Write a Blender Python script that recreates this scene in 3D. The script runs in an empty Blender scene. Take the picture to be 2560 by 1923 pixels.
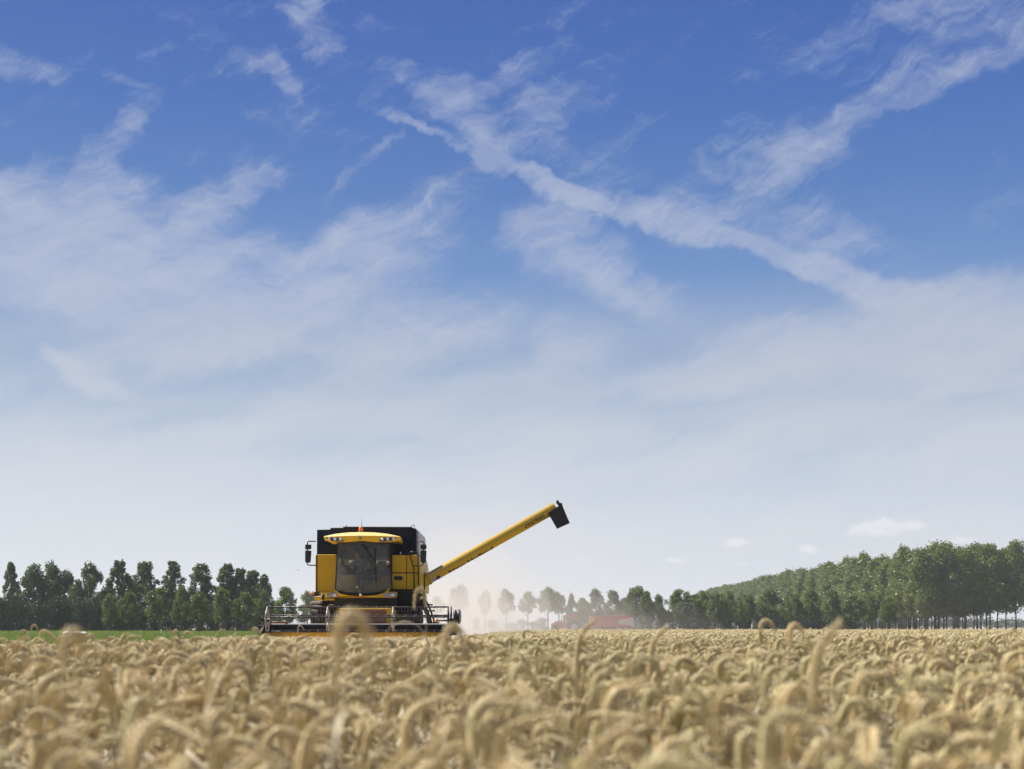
import bpy, bmesh, math, random
import numpy as np
from mathutils import Vector, Matrix, Euler
R = math.radians
random.seed(7)
rng = np.random.default_rng(7)
scene = bpy.context.scene
col = scene.collection

# ------------------------------------------------------------------ camera
FPX = 3555.0            # focal length in photograph pixels (50 mm on a 36 mm sensor, 2560 px wide)
CZ = 0.90               # eye height, just above the ears of the wheat
HZ = 1568.0             # row of the horizon in the photograph
cd = bpy.data.cameras.new('camera')
cam = bpy.data.objects.new('camera', cd)
col.objects.link(cam)
cam.location = (0, 0, CZ)
cam.rotation_euler = (R(90), 0, 0)
cd.sensor_width = 36.0
cd.sensor_fit = 'HORIZONTAL'
cd.lens = 36.0 * FPX / 2560
cd.shift_y = (HZ - 961.5) / 2560
cd.clip_start = 0.05
cd.clip_end = 9000
cd.dof.use_dof = True
cd.dof.focus_distance = 36.0
cd.dof.aperture_fstop = 4.6
cd.dof.aperture_blades = 9
scene.camera = cam

def at(px, py, Y):      # photograph pixel seen at depth Y -> point in the field
    return Vector(((px - 1280) / FPX * Y, Y, CZ + (HZ - py) / FPX * Y))

# ------------------------------------------------------------------ light and exposure
SUN_AZ = R(-70)         # from the view axis, to the left and behind the harvester
SUN_EL = R(54)
sun_dir = Vector((math.sin(SUN_AZ) * math.cos(SUN_EL), math.cos(SUN_AZ) * math.cos(SUN_EL), math.sin(SUN_EL)))
sl = bpy.data.lights.new('sun', 'SUN')
sl.energy = 5.0
sl.angle = R(0.53)
sl.color = (1.0, 0.94, 0.85)
so = bpy.data.objects.new('sun', sl)
col.objects.link(so)
so.rotation_euler = sun_dir.to_track_quat('Z', 'Y').to_euler()
so.location = (-30, 30, 60)
vs = scene.view_settings
scene.display_settings.display_device = 'sRGB'
vs.view_transform = 'Standard'
vs.look = 'None'
vs.exposure = 0.85
vs.gamma = 1.0
vs.use_curve_mapping = False
cy = scene.cycles
cy.use_denoising = True
cy.max_bounces = 6
cy.diffuse_bounces = 3
cy.glossy_bounces = 3
cy.transmission_bounces = 6
cy.transparent_max_bounces = 12
cy.volume_bounces = 2
cy.sample_clamp_indirect = 6.0

# ------------------------------------------------------------------ node helper
class NT:
    def __init__(s, nt):
        s.nt = nt
    def n(s, t, ins=None, **kw):
        nd = s.nt.nodes.new(t)
        for k, v in kw.items():
            setattr(nd, k, v)
        if ins:
            for k, v in ins.items():
                s.set(nd, k, v)
        return nd
    def set(s, nd, k, v):
        sock = nd.inputs[k]
        if hasattr(v, 'bl_rna') and isinstance(v, bpy.types.NodeSocket):
            s.nt.links.new(v, sock)
        elif isinstance(v, bpy.types.Node):
            s.nt.links.new(v.outputs[0], sock)
        else:
            sock.default_value = v
    def m(s, op, a, b=None, c=None, clamp=False):
        nd = s.nt.nodes.new('ShaderNodeMath')
        nd.operation = op
        nd.use_clamp = clamp
        s.set(nd, 0, a)
        if b is not None: s.set(nd, 1, b)
        if c is not None: s.set(nd, 2, c)
        return nd.outputs[0]
    def noise(s, vec, scale, detail=4, rough=0.55, dist=0.0):
        nd = s.n('ShaderNodeTexNoise')
        s.set(nd, 'Vector', vec); s.set(nd, 'Scale', scale); s.set(nd, 'Detail', detail)
        s.set(nd, 'Roughness', rough); s.set(nd, 'Distortion', dist)
        return nd
    def ramp(s, fac, stops, interp='LINEAR'):
        nd = s.n('ShaderNodeValToRGB')
        cr = nd.color_ramp
        cr.interpolation = interp
        while len(cr.elements) > 1: cr.elements.remove(cr.elements[-1])
        cr.elements[0].position = stops[0][0]
        for i, (p, c) in enumerate(stops):
            e = cr.elements[0] if i == 0 else cr.elements.new(p)
            e.color = (c[0], c[1], c[2], 1) if hasattr(c, '__len__') else (c, c, c, 1)
        s.set(nd, 0, fac)
        return nd.outputs[0]
    def mix(s, fac, a, b, mode='MIX'):
        nd = s.n('ShaderNodeMix', data_type='RGBA', blend_type=mode)
        s.set(nd, 0, fac)
        for k, v in ((6, a), (7, b)):
            if isinstance(v, (tuple, list)) and len(v) == 3: v = (*v, 1)
            s.set(nd, k, v)
        return nd.outputs[2]

# ------------------------------------------------------------------ sky
world = bpy.data.worlds.new('World')
scene.world = world
world.use_nodes = True
wt = NT(world.node_tree)
world.node_tree.nodes.clear()
W_STR = 0.1
tc = wt.n('ShaderNodeTexCoord').outputs['Generated']
sky = wt.n('ShaderNodeTexSky', sky_type='NISHITA', sun_disc=False)
sky.sun_elevation = SUN_EL
sky.sun_rotation = SUN_AZ
sky.altitude = 0; sky.air_density = 1.0; sky.dust_density = 1.5; sky.ozone_density = 1.5
sx = wt.n('ShaderNodeSeparateXYZ', {0: tc})
az = wt.m('ARCTAN2', sx.outputs[0], sx.outputs[1])
el = wt.m('ARCSINE', sx.outputs[2])
def lin(c): return tuple((v / 255 / 12.92 if v <= 10 else ((v / 255 + .055) / 1.055) ** 2.4) for v in c)
# clear-air colour by elevation (deep blue overhead, pale towards the horizon)
stops = [(0.0, (222, 228, 235)), (0.14, (204, 213, 227)), (0.25, (176, 191, 213)), (0.36, (148, 170, 201)),
         (0.47, (108, 143, 197)), (0.57, (85, 124, 187)), (0.68, (68, 108, 180)), (0.80, (60, 97, 174)), (1.0, (48, 84, 162))]
clear = wt.ramp(wt.m('DIVIDE', el, 0.52, clamp=True), [(p, lin(c)) for p, c in stops])
comb = wt.n('ShaderNodeCombineXYZ', {0: az, 1: el, 2: 0.0}).outputs[0]
wn = wt.noise(comb, 7.0, 4, 0.6)
wn2 = wt.noise(comb, 28.0, 4, 0.65)
wa = wt.n('ShaderNodeVectorMath', {0: wn.outputs['Color'], 1: (.5, .5, .5)}, operation='SUBTRACT').outputs[0]
wb = wt.n('ShaderNodeVectorMath', {0: wn2.outputs['Color'], 1: (.5, .5, .5)}, operation='SUBTRACT').outputs[0]
wa = wt.n('ShaderNodeVectorMath', {0: wa, 1: (.050, .036, 0)}, operation='MULTIPLY').outputs[0]
wb = wt.n('ShaderNodeVectorMath', {0: wb, 1: (.032, .021, 0)}, operation='MULTIPLY').outputs[0]
warp = wt.n('ShaderNodeVectorMath', {0: comb, 1: wa}, operation='ADD').outputs[0]
warp = wt.n('ShaderNodeVectorMath', {0: warp, 1: wb}, operation='ADD').outputs[0]
def azel(px, py):
    a = math.atan((px - 1280) / FPX)
    return a, math.atan((HZ - py) / FPX * math.cos(a))
# wisps of cirrus: where in the sky, half length, half width, slope, weight
CIRRUS = [
 (1090,362,230,26,-27,.75),(1390,472,340,38,-20,1.15),(1640,542,300,60,-15,.85),(1950,640,380,48,-17,1.0),(2240,735,340,80,-20,.75),(2500,840,430,170,-10,.75),(1480,440,360,90,-18,.20),(1880,575,440,110,-16,.30),
 (1060,240,220,64,-42,.34),(1170,315,200,86,-50,.55),(1210,210,320,80,20,.26),(1350,290,330,120,25,.30),(1560,330,190,45,30,.22),
 (790,60,150,90,-55,.50),(715,190,100,44,-45,.34),(275,350,250,70,55,.42),(50,150,190,50,-8,.42),(310,210,90,22,-10,.25),
 (110,480,380,110,6,.52),(380,680,640,260,-8,1.0),(150,620,420,210,15,.55),(760,740,560,210,25,.85),(570,490,260,100,32,.40),
 (905,415,180,34,38,.36),(950,560,460,90,22,.40),(640,830,420,90,25,.65),
 (1430,620,280,150,-25,.60),(1580,725,260,90,-22,.48),(1390,540,200,90,20,.35),
 (2150,265,310,62,30,.66),(2040,345,160,80,35,.38),(1970,410,220,90,15,.35),(2430,160,310,56,15,.60),(2490,50,320,120,-10,.46),(2200,70,360,70,15,.30),
 (1850,450,340,150,40,.18),(2070,560,260,90,-15,.35),
 (1890,890,360,140,12,1.1),(2350,820,420,180,8,.9),(2430,955,240,50,0,.8),(1430,890,230,170,55,.42),(1010,850,440,150,18,.6),
 (215,940,180,46,-25,.85),(260,890,160,60,8,.40),(1750,960,380,80,5,.30),
 (2150,1165,800,60,2,.30),(620,1075,330,70,10,.30),(1500,1180,500,80,3,.22),(500,1170,500,60,0,.2)]
dens = None
for (px, py, L, W, ang, amp) in CIRRUS:
    a, e = azel(px, py)
    mp = wt.n('ShaderNodeMapping', {'Vector': warp, 'Location': (a, e, 0), 'Rotation': (0, 0, R(ang)), 'Scale': (L * .94 / FPX, W * .88 / FPX, 1)}, vector_type='TEXTURE')
    g = wt.n('ShaderNodeTexGradient', {0: mp.outputs[0]}, gradient_type='SPHERICAL').outputs['Fac']
    g = wt.n('ShaderNodeMapRange', {0: g, 1: 0.0, 2: .85, 3: 0.0, 4: 1.0}, interpolation_type='SMOOTHSTEP').outputs[0]
    dens = wt.m('MULTIPLY_ADD', g, amp * 1.25, dens if dens is not None else 0.0)
# fibres drawn out by the wind
mf = wt.n('ShaderNodeMapping', {'Vector': warp, 'Rotation': (0, 0, R(27)), 'Scale': (1.0, 0.22, 1)}, vector_type='TEXTURE')
f1 = wt.noise(mf.outputs[0], 13.0, 9, 0.68, 0.15).outputs['Fac']
mf2 = wt.n('ShaderNodeMapping', {'Vector': warp, 'Rotation': (0, 0, R(-18)), 'Scale': (1.0, 0.30, 1)}, vector_type='TEXTURE')
f2 = wt.noise(mf2.outputs[0], 19.0, 8, 0.62, 0.1).outputs['Fac']
mf3 = wt.n('ShaderNodeMapping', {'Vector': warp, 'Rotation': (0, 0, R(20)), 'Scale': (1.0, 0.16, 1)}, vector_type='TEXTURE')
f3 = wt.noise(mf3.outputs[0], 34.0, 6, 0.6, 0.1).outputs['Fac']
fib = wt.m('ADD', wt.m('ADD', wt.m('MULTIPLY', f1, 0.52), wt.m('MULTIPLY', f2, 0.33)), wt.m('MULTIPLY', f3, .15))
fib0 = wt.n('ShaderNodeMapRange', {0: fib, 1: .38, 2: .62, 3: .18, 4: 1.45}).outputs[0]
low = wt.n('ShaderNodeMapRange', {0: el, 1: .14, 2: .34, 3: .30, 4: 1.0}).outputs[0]
fibr = wt.m('MULTIPLY_ADD', wt.m('SUBTRACT', fib0, .92), low, .92)
big = wt.noise(warp, 7.0, 5, 0.6, 0.0).outputs['Fac']
ero = wt.m('MULTIPLY', wt.m('SUBTRACT', fib, .5), wt.m('MULTIPLY', low, 2.7))
ero = wt.m('MULTIPLY_ADD', wt.m('SUBTRACT', big, .5), 1.1, ero)
dsat = wt.m('SUBTRACT', 1.0, wt.m('EXPONENT', wt.m('MULTIPLY', dens, -1.5)))
d1 = wt.n('ShaderNodeMapRange', {0: wt.m('ADD', dsat, ero), 1: .04, 2: 1.55, 3: 0.0, 4: 1.25}, interpolation_type='SMOOTHSTEP').outputs[0]
d1 = wt.m('MULTIPLY', d1, wt.m('MULTIPLY_ADD', fibr, .60, .40))
# milky veil that thickens towards the horizon, in broad soft bands
mv = wt.n('ShaderNodeMapping', {'Vector': warp, 'Rotation': (0, 0, R(10)), 'Scale': (1.0, 0.24, 1)}, vector_type='TEXTURE')
vn = wt.noise(mv.outputs[0], 5.5, 5, 0.52, 0.0).outputs['Fac']
vb = wt.n('ShaderNodeMapRange', {0: vn, 1: .36, 2: .62, 3: .08, 4: 1.35}).outputs[0]
ve = wt.n('ShaderNodeMapRange', {0: el, 1: .25, 2: .09, 3: 0.0, 4: .85}, interpolation_type='SMOOTHSTEP').outputs[0]
d1 = wt.m('MULTIPLY_ADD', vb, ve, d1)
d1 = wt.m('SUBTRACT', 1.0, wt.m('EXPONENT', wt.m('MULTIPLY', d1, -1.3)))
d1 = wt.m('MULTIPLY', d1, 0.94, clamp=True)
cloudc = wt.ramp(wt.m('DIVIDE', el, 0.52, clamp=True), [(0, lin((222, 225, 231))), (.2, lin((212, 214, 222))), (.36, lin((197, 201, 214))), (.6, lin((184, 192, 211))), (.85, lin((168, 181, 209)))])
skyc = wt.mix(d1, clear, cloudc)
# small heaped clouds low over the wood on the right
cum = None
cw = wt.n('ShaderNodeVectorMath', {0: comb, 1: wt.n('ShaderNodeVectorMath', {0: wb, 1: (.55, .5, 0)}, operation='MULTIPLY').outputs[0]}, operation='ADD').outputs[0]
for (px, py, L, W, amp) in [(2160,1318,70,26,1.0),(2220,1312,90,30,1.1),(2290,1318,60,20,.9),(1850,1352,55,22,1.0),(2015,1372,70,16,.8),(2430,1348,90,22,.8),(1450,1398,80,12,.6),(1690,1402,80,12,.6),(1860,1410,60,10,.5),(2180,1335,160,14,.5)]:
    a, e = azel(px, py)
    mp = wt.n('ShaderNodeMapping', {'Vector': cw, 'Location': (a, e, 0), 'Scale': (L * .8 / FPX, W * .85 / FPX, 1)}, vector_type='TEXTURE')
    g = wt.n('ShaderNodeTexGradient', {0: mp.outputs[0]}, gradient_type='SPHERICAL').outputs['Fac']
    cum = wt.m('MULTIPLY_ADD', g, amp, cum if cum is not None else 0.0)
cn_ = wt.noise(comb, 75.0, 7, 0.62, 0.0).outputs['Fac']
cum = wt.m('MULTIPLY_ADD', wt.m('SUBTRACT', cn_, .5), wt.m('MULTIPLY', wt.m('MINIMUM', wt.m('MULTIPLY', cum, 4.0), 1.0), 2.3), cum)
cum = wt.n('ShaderNodeMapRange', {0: cum, 1: .15, 2: .95, 3: 0.0, 4: .80}, interpolation_type='SMOOTHSTEP').outputs[0]
skyc = wt.mix(cum, skyc, (*lin((234, 235, 239)), 1))
skyt = wt.n('ShaderNodeVectorMath', {0: skyc, 1: (1 / W_STR / 2 ** vs.exposure,) * 3}, operation='MULTIPLY').outputs[0]
final = wt.mix(0.05, skyt, sky.outputs[0])
bg = wt.n('ShaderNodeBackground', {0: final, 1: W_STR})
out = wt.n('ShaderNodeOutputWorld', {0: bg})
world.cycles.sampling_method = 'MANUAL'
world.cycles.sample_map_resolution = 512

# ------------------------------------------------------------------ materials
def mat(name, build):
    m = bpy.data.materials.new(name)
    m.use_nodes = True
    m.node_tree.nodes.clear()
    t = NT(m.node_tree)
    o = t.n('ShaderNodeOutputMaterial')
    sh = build(t)
    m.node_tree.links.new(sh if isinstance(sh, bpy.types.NodeSocket) else sh.outputs[0], o.inputs[0])
    return m
def paint(name, c, rough=.45, metal=0.0, dust=0.0, dustc=(.36, .28, .18), var=.12, scale=3.0, spec=.5, coat=0.0):
    def b(t):
        v = t.n('ShaderNodeTexCoord').outputs['Object']
        n1 = t.noise(v, scale, 6, .6).outputs['Fac']
        cc = t.mix(n1, tuple(x * (1 - var) for x in c), tuple(min(1, x * (1 + var)) for x in c))
        if dust:
            n2 = t.noise(v, scale * 2.3, 8, .68).outputs['Fac']
            geo = t.n('ShaderNodeNewGeometry')
            up = t.n('ShaderNodeSeparateXYZ', {0: geo.outputs['Normal']}).outputs[2]
            upf = t.n('ShaderNodeMapRange', {0: up, 1: 0.0, 2: 1, 3: .15, 4: 2.6}).outputs[0]  # grows on upward faces; on yellow paint it also paints in sunlit tops
            f = t.n('ShaderNodeMapRange', {0: n2, 1: .38, 2: .75, 3: .25, 4: 1.0}).outputs[0]
            f = t.m('MULTIPLY', t.m('MULTIPLY', f, upf), dust, clamp=True)
            cc = t.mix(f, cc, dustc)
        rr = t.n('ShaderNodeMapRange', {0: n1, 1: 0, 2: 1, 3: rough * .8, 4: min(1, rough * 1.25)}).outputs[0]
        return t.n('ShaderNodeBsdfPrincipled', {'Base Color': cc, 'Roughness': rr, 'Metallic': metal, 'Specular IOR Level': spec, 'Coat Weight': coat})
    return mat(name, b)
def leafmat(name, c1, c2, trans=.35, hue=.42):
    def b(t):
        inf = t.n('ShaderNodeObjectInfo').outputs['Random']
        geo = t.n('ShaderNodeNewGeometry')
        pos = t.n('ShaderNodeTexCoord').outputs['Object']
        r2 = geo.outputs['Random Per Island']
        cc = t.mix(r2, c1, c2)
        cc = t.mix(t.m('MULTIPLY', inf, hue), cc, tuple(a * .55 + b_ * .25 for a, b_ in zip(c1, c2)))
        d = t.n('ShaderNodeBsdfDiffuse', {0: cc})
        tr = t.n('ShaderNodeBsdfTranslucent', {0: t.mix(.5, cc, (c2[0] * 1.5, c2[1] * 1.45, c2[2] * .7))})
        gl = t.n('ShaderNodeBsdfGlossy', {0: (1, 1, 1, 1), 1: .45})
        s1 = t.n('ShaderNodeMixShader', {0: trans, 1: d, 2: tr})
        return t.n('ShaderNodeMixShader', {0: .035, 1: s1, 2: gl})
    return mat(name, b)
def strawmat(name, c1, c2, c3, trans=.25):
    def b(t):
        inf = t.n('ShaderNodeObjectInfo').outputs['Random']
        v = t.n('ShaderNodeTexCoord').outputs['Object']
        n1 = t.noise(v, 60, 4, .6).outputs['Fac']
        isl = t.n('ShaderNodeNewGeometry').outputs['Random Per Island']
        cc = t.mix(inf, c1, c2)
        cc = t.mix(t.m('MULTIPLY', t.m('MULTIPLY', n1, isl), .9, clamp=True), cc, c3)
        p = t.n('ShaderNodeBsdfPrincipled', {'Base Color': cc, 'Roughness': .55, 'Specular IOR Level': .35})
        tr = t.n('ShaderNodeBsdfTranslucent', {0: t.mix(.4, cc, (.88, .70, .36))})
        return t.n('ShaderNodeMixShader', {0: trans, 1: p, 2: tr})
    return mat(name, b)

M = {}
M['yellow'] = paint('yellow_paint', (.64, .395, .006), .42, dust=.26, dustc=(.80, .62, .34), var=.15, spec=.2)  # dust plus a cream tint that paints sunlight onto upward faces
M['roofyellow'] = paint('roof_yellow', (.76, .46, .012), .38, dust=.42, dustc=(.92, .74, .46), var=.05, spec=.3)  # dusty, with the cream of the sunlit top edge painted in
M['navy'] = paint('dark_tank', (.010, .015, .027), .6, dust=.012, var=.2, spec=.12)
M['black'] = paint('black_metal', (.012, .012, .013), .5, dust=.14, var=.3, spec=.3)
M['grille'] = paint('dark_frame', (.010, .010, .010), .7, dust=.10, var=.3)
M['rubber'] = paint('tyre_rubber', (.016, .015, .014), .85, dust=.25, dustc=(.16, .12, .08), var=.2)
M['steel'] = paint('worn_steel', (.30, .29, .28), .40, metal=.6, dust=.25, var=.25, scale=8)
M['reelblack'] = paint('reel_tube', (.030, .029, .031), .38, metal=.2, dust=.12, var=.3, scale=9)
M['lightsteel'] = paint('pale_steel', (.42, .41, .40), .45, metal=.2, dust=.2, var=.1)
M['panelgrey'] = paint('pale_panel', (.55, .53, .52), .5, dust=.3, dustc=(.55, .42, .30), var=.06)
M['lampgrey'] = paint('lamp_grey', (.32, .32, .34), .3, var=.1)
M['lampdark'] = paint('lamp_dark', (.05, .05, .055), .25, var=.1)
M['lens'] = paint('lamp_lens', (.75, .76, .78), .12, metal=.3, var=.05)
M['orange'] = paint('orange_plastic', (.85, .17, .01), .3, var=.1)
M['rust'] = paint('rusty_rod', (.20, .09, .035), .6, dust=.2, var=.3)
M['red'] = paint('faded_red', (.34, .022, .008), .5, dust=.2, var=.1)
M['paleside'] = paint('pale_side', (.48, .40, .36), .6, dust=.2, var=.06)
M['skin'] = paint('skin', (.50, .27, .18), .55, var=.08)
M['shirt'] = paint('shirt', (.30, .30, .29), .9, var=.1)
M['trousers'] = paint('trousers', (.10, .10, .09), .9, var=.1)
M['cap'] = paint('cap', (.05, .05, .045), .9, var=.1)
M['seat'] = paint('seat_fabric', (.05, .05, .05), .9, var=.2)
M['cabin'] = paint('cabin_plastic', (.10, .10, .10), .8, var=.2)
M['bark'] = paint('bark', (.075, .066, .055), .95, var=.4, scale=6)
M['white'] = paint('white_plastic', (.78, .78, .76), .6, var=.05)
M['decalblack'] = paint('decal_black', (.012, .012, .012), .5, var=.05)
M['decalblue'] = paint('decal_blue', (.05, .07, .16), .5, var=.1)
M['decalpale'] = paint('decal_pale', (.46, .44, .46), .5, var=.1)
M['rooftile'] = paint('roof_tile', (.055, .05, .05), .8, var=.3)
M['brick'] = paint('brick_wall', (.20, .11, .08), .9, var=.3)
M['bird'] = paint('bird_plumage', (.05, .045, .04), .8, var=.2)
M['galv'] = paint('galvanised', (.4, .4, .4), .4, metal=.5, var=.15)
def glassb(t):
    lw = t.n('ShaderNodeLayerWeight', {0: .35}).outputs['Fresnel']
    tr = t.n('ShaderNodeBsdfTransparent', {0: (.78, .80, .76, 1)})
    gl = t.n('ShaderNodeBsdfGlossy', {0: (1, 1, 1, 1), 1: .03})
    v = t.n('ShaderNodeTexCoord').outputs['Object']
    du = t.noise(v, 4.0, 6, .65).outputs['Fac']
    df = t.n('ShaderNodeBsdfDiffuse', {0: (.42, .41, .36, 1)})
    a = t.n('ShaderNodeMixShader', {0: t.m('MULTIPLY_ADD', lw, .22, .012, clamp=True), 1: tr, 2: gl})
    return t.n('ShaderNodeMixShader', {0: t.n('ShaderNodeMapRange', {0: du, 1: .3, 2: .8, 3: .03, 4: .11}).outputs[0], 1: a, 2: df})
M['glass'] = mat('cab_glass', glassb)
M['leaf_poplar'] = leafmat('poplar_leaves', (.042, .074, .022), (.092, .138, .034))
M['leaf_wood'] = leafmat('plantation_leaves', (.058, .096, .026), (.165, .215, .044))
M['leaf_round'] = leafmat('broadleaf_leaves', (.058, .098, .020), (.145, .190, .036))
M['leaf_dark'] = leafmat('hedge_leaves', (.022, .036, .016), (.045, .068, .024), .25)
M['ear'] = strawmat('wheat_ear', (.65, .52, .265), (.46, .37, .17), (.84, .71, .44), .12)
M['ear_green'] = strawmat('wheat_ear_greenish', (.57, .50, .25), (.45, .385, .17), (.75, .66, .40), .12)
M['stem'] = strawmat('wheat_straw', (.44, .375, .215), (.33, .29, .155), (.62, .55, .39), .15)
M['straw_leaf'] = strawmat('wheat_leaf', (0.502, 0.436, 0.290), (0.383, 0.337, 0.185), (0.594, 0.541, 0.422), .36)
M['grass'] = leafmat('field_grass', (.10, .17, .03), (.22, .28, .07), .4, .3)

def soilb(t):
    v = t.n('ShaderNodeTexCoord').outputs['Object']
    n1 = t.noise(v, 1.5, 8, .65).outputs['Fac']
    n2 = t.noise(v, .05, 4, .5).outputs['Fac']
    c = t.mix(n1, (.20, .145, .085), (.40, .31, .19))
    c = t.mix(t.m('MULTIPLY', n2, .5), c, (.30, .24, .14))
    return t.n('ShaderNodeBsdfPrincipled', {'Base Color': c, 'Roughness': .95})
M['soil'] = mat('stubble_soil', soilb)
def greenb(t):
    v = t.n('ShaderNodeTexCoord').outputs['Object']
    mp = t.n('ShaderNodeMapping', {'Vector': v, 'Scale': (.03, .22, 1)}).outputs[0]
    n1 = t.noise(mp, 1.0, 5, .6).outputs['Fac']
    n2 = t.noise(v, 2.0, 6, .7).outputs['Fac']
    c = t.mix(t.n('ShaderNodeMapRange', {0: n1, 1: .35, 2: .65}).outputs[0], (.085, .15, .025), (.22, .275, .07))
    c = t.mix(t.m('MULTIPLY', n2, .6), c, (.08, .14, .03))
    return t.n('ShaderNodeBsdfPrincipled', {'Base Color': c, 'Roughness': .9, 'Specular IOR Level': .2})
M['green'] = mat('green_field', greenb)
# ------------------------------------------------------------------ mesh helper
class MB:
    def __init__(s):
        s.v = []; s.f = []; s.sm = []; s.mi = []
        s.cur = 0
    def add(s, vs, fs, smooth=False):
        o = len(s.v)
        s.v += [tuple(p) for p in vs]
        s.f += [tuple(i + o for i in f) for f in fs]
        s.sm += [smooth] * len(fs)
        s.mi += [s.cur] * len(fs)
        return s
    def box(s, a, b, rot=None, piv=None):
        a, b = Vector(a), Vector(b)
        vs = [Vector((x, y, z)) for x in (a.x, b.x) for y in (a.y, b.y) for z in (a.z, b.z)]
        if rot is not None:
            c = Vector(piv) if piv is not None else (a + b) / 2
            vs = [rot @ (p - c) + c for p in vs]
        return s.add(vs, [(0, 1, 3, 2), (4, 6, 7, 5), (0, 4, 5, 1), (2, 3, 7, 6), (0, 2, 6, 4), (1, 5, 7, 3)])
    def prism(s, poly, a, b, axis='y'):
        n = len(poly)
        def P(u, w, t):
            return (u, t, w) if axis == 'y' else ((t, u, w) if axis == 'x' else (u, w, t))
        vs = [P(u, w, a) for u, w in poly] + [P(u, w, b) for u, w in poly]
        fs = [tuple(range(n)), tuple(range(2 * n - 1, n - 1, -1))]
        fs += [((i + 1) % n, i, n + i, n + (i + 1) % n) for i in range(n)]
        return s.add(vs, fs)
    def tube(s, pts, r, seg=8, cap=True):
        pts = [Vector(p) for p in pts]
        n = len(pts)
        rs = r if hasattr(r, '__len__') else [r] * n
        vs = []
        up = None
        for i, p in enumerate(pts):
            d = (pts[min(i + 1, n - 1)] - pts[max(i - 1, 0)]).normalized()
            if up is None:
                up = d.orthogonal().normalized()
            up = (up - d * up.dot(d))
            up = up.normalized() if up.length > 1e-6 else d.orthogonal().normalized()
            w = d.cross(up)
            vs += [p + (up * math.cos(k * 2 * math.pi / seg) + w * math.sin(k * 2 * math.pi / seg)) * rs[i] for k in range(seg)]
        fs = []
        for i in range(n - 1):
            for k in range(seg):
                k2 = (k + 1) % seg
                fs.append((i * seg + k, i * seg + k2, (i + 1) * seg + k2, (i + 1) * seg + k))
        s.add(vs, fs, True)
        if cap:
            o = len(s.v) - len(vs)
            s.f += [tuple(o + k for k in range(seg - 1, -1, -1)), tuple(o + (n - 1) * seg + k for k in range(seg))]
            s.sm += [False, False]; s.mi += [s.cur] * 2
        return s
    def lathe(s, prof, c, axis='x', seg=24):       # prof: (radius, along)
        c = Vector(c)
        n = len(prof)
        vs = []
        for (r, t) in prof:
            for k in range(seg):
                a = k * 2 * math.pi / seg
                q = (t, r * math.cos(a), r * math.sin(a)) if axis == 'x' else ((r * math.cos(a), t, r * math.sin(a)) if axis == 'y' else (r * math.cos(a), r * math.sin(a), t))
                vs.append(c + Vector(q))
        fs = []
        for i in range(n - 1):
            for k in range(seg):
                k2 = (k + 1) % seg
                fs.append((i * seg + k, i * seg + k2, (i + 1) * seg + k2, (i + 1) * seg + k))
        return s.add(vs, fs, True)
    def ball(s, c, rad, seg=8, rings=6, rot=None):
        c = Vector(c)
        rad = Vector(rad) if hasattr(rad, '__len__') else Vector((rad,) * 3)
        vs = []
        for i in range(rings + 1):
            th = math.pi * i / rings
            for k in range(seg):
                a = 2 * math.pi * k / seg
                p = Vector((rad.x * math.sin(th) * math.cos(a), rad.y * math.sin(th) * math.sin(a), rad.z * math.cos(th)))
                vs.append((rot @ p if rot is not None else p) + c)
        fs = [(i * seg + k, (i + 1) * seg + k, (i + 1) * seg + (k + 1) % seg, i * seg + (k + 1) % seg) for i in range(rings) for k in range(seg)]
        return s.add(vs, fs, True)
    def mesh(s, name, mats, recalc=True):
        me = bpy.data.meshes.new(name)
        me.from_pydata(s.v, [], s.f)
        for m in (mats if isinstance(mats, (list, tuple)) else [mats]): me.materials.append(m)
        me.polygons.foreach_set('use_smooth', s.sm)
        me.polygons.foreach_set('material_index', s.mi)
        me.validate()
        if recalc:
            bm = bmesh.new(); bm.from_mesh(me)
            bmesh.ops.remove_doubles(bm, verts=bm.verts, dist=1e-5)
            bmesh.ops.recalc_face_normals(bm, faces=bm.faces)
            bm.to_mesh(me); bm.free()
        me.update()
        return me
    def build(s, name, mats, parent=None, bevel=0.0, loc=None):
        o = bpy.data.objects.new(name, s.mesh(name, mats))
        col.objects.link(o)
        if parent is not None: o.parent = parent
        if loc is not None: o.location = loc
        if bevel:
            b = o.modifiers.new('bevel', 'BEVEL')
            b.width = bevel; b.segments = 2; b.limit_method = 'ANGLE'; b.angle_limit = R(40)
        return o
def tag(o, label=None, cat=None, group=None, kind=None):
    if label: o['label'] = label
    if cat: o['category'] = cat
    if group: o['group'] = group
    if kind: o['kind'] = kind
    return o
def empty(name, loc, rz=0.0):
    o = bpy.data.objects.new(name, None)
    o.empty_display_size = .2
    col.objects.link(o)
    o.location = loc; o.rotation_euler = (0, 0, rz)
    return o
def child(name, me, parent):
    o = bpy.data.objects.new(name, me)
    col.objects.link(o); o.parent = parent
    return o
def fast_mesh(name, V, F, mats, mi=None, smooth=False):      # V (n,3), F (m,4)
    me = bpy.data.meshes.new(name)
    V = np.asarray(V, dtype=np.float32); F = np.asarray(F, dtype=np.int32)
    me.vertices.add(len(V)); me.vertices.foreach_set('co', V.ravel())
    k = F.shape[1]
    me.loops.add(F.size); me.loops.foreach_set('vertex_index', F.ravel())
    me.polygons.add(len(F)); me.polygons.foreach_set('loop_start', np.arange(0, F.size, k, dtype=np.int32))
    for m in (mats if isinstance(mats, (list, tuple)) else [mats]): me.materials.append(m)
    if mi is not None: me.polygons.foreach_set('material_index', np.asarray(mi, dtype=np.int32))
    if smooth: me.polygons.foreach_set('use_smooth', np.ones(len(F), dtype=bool))
    me.update(calc_edges=True)
    me.validate()
    return me

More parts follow.
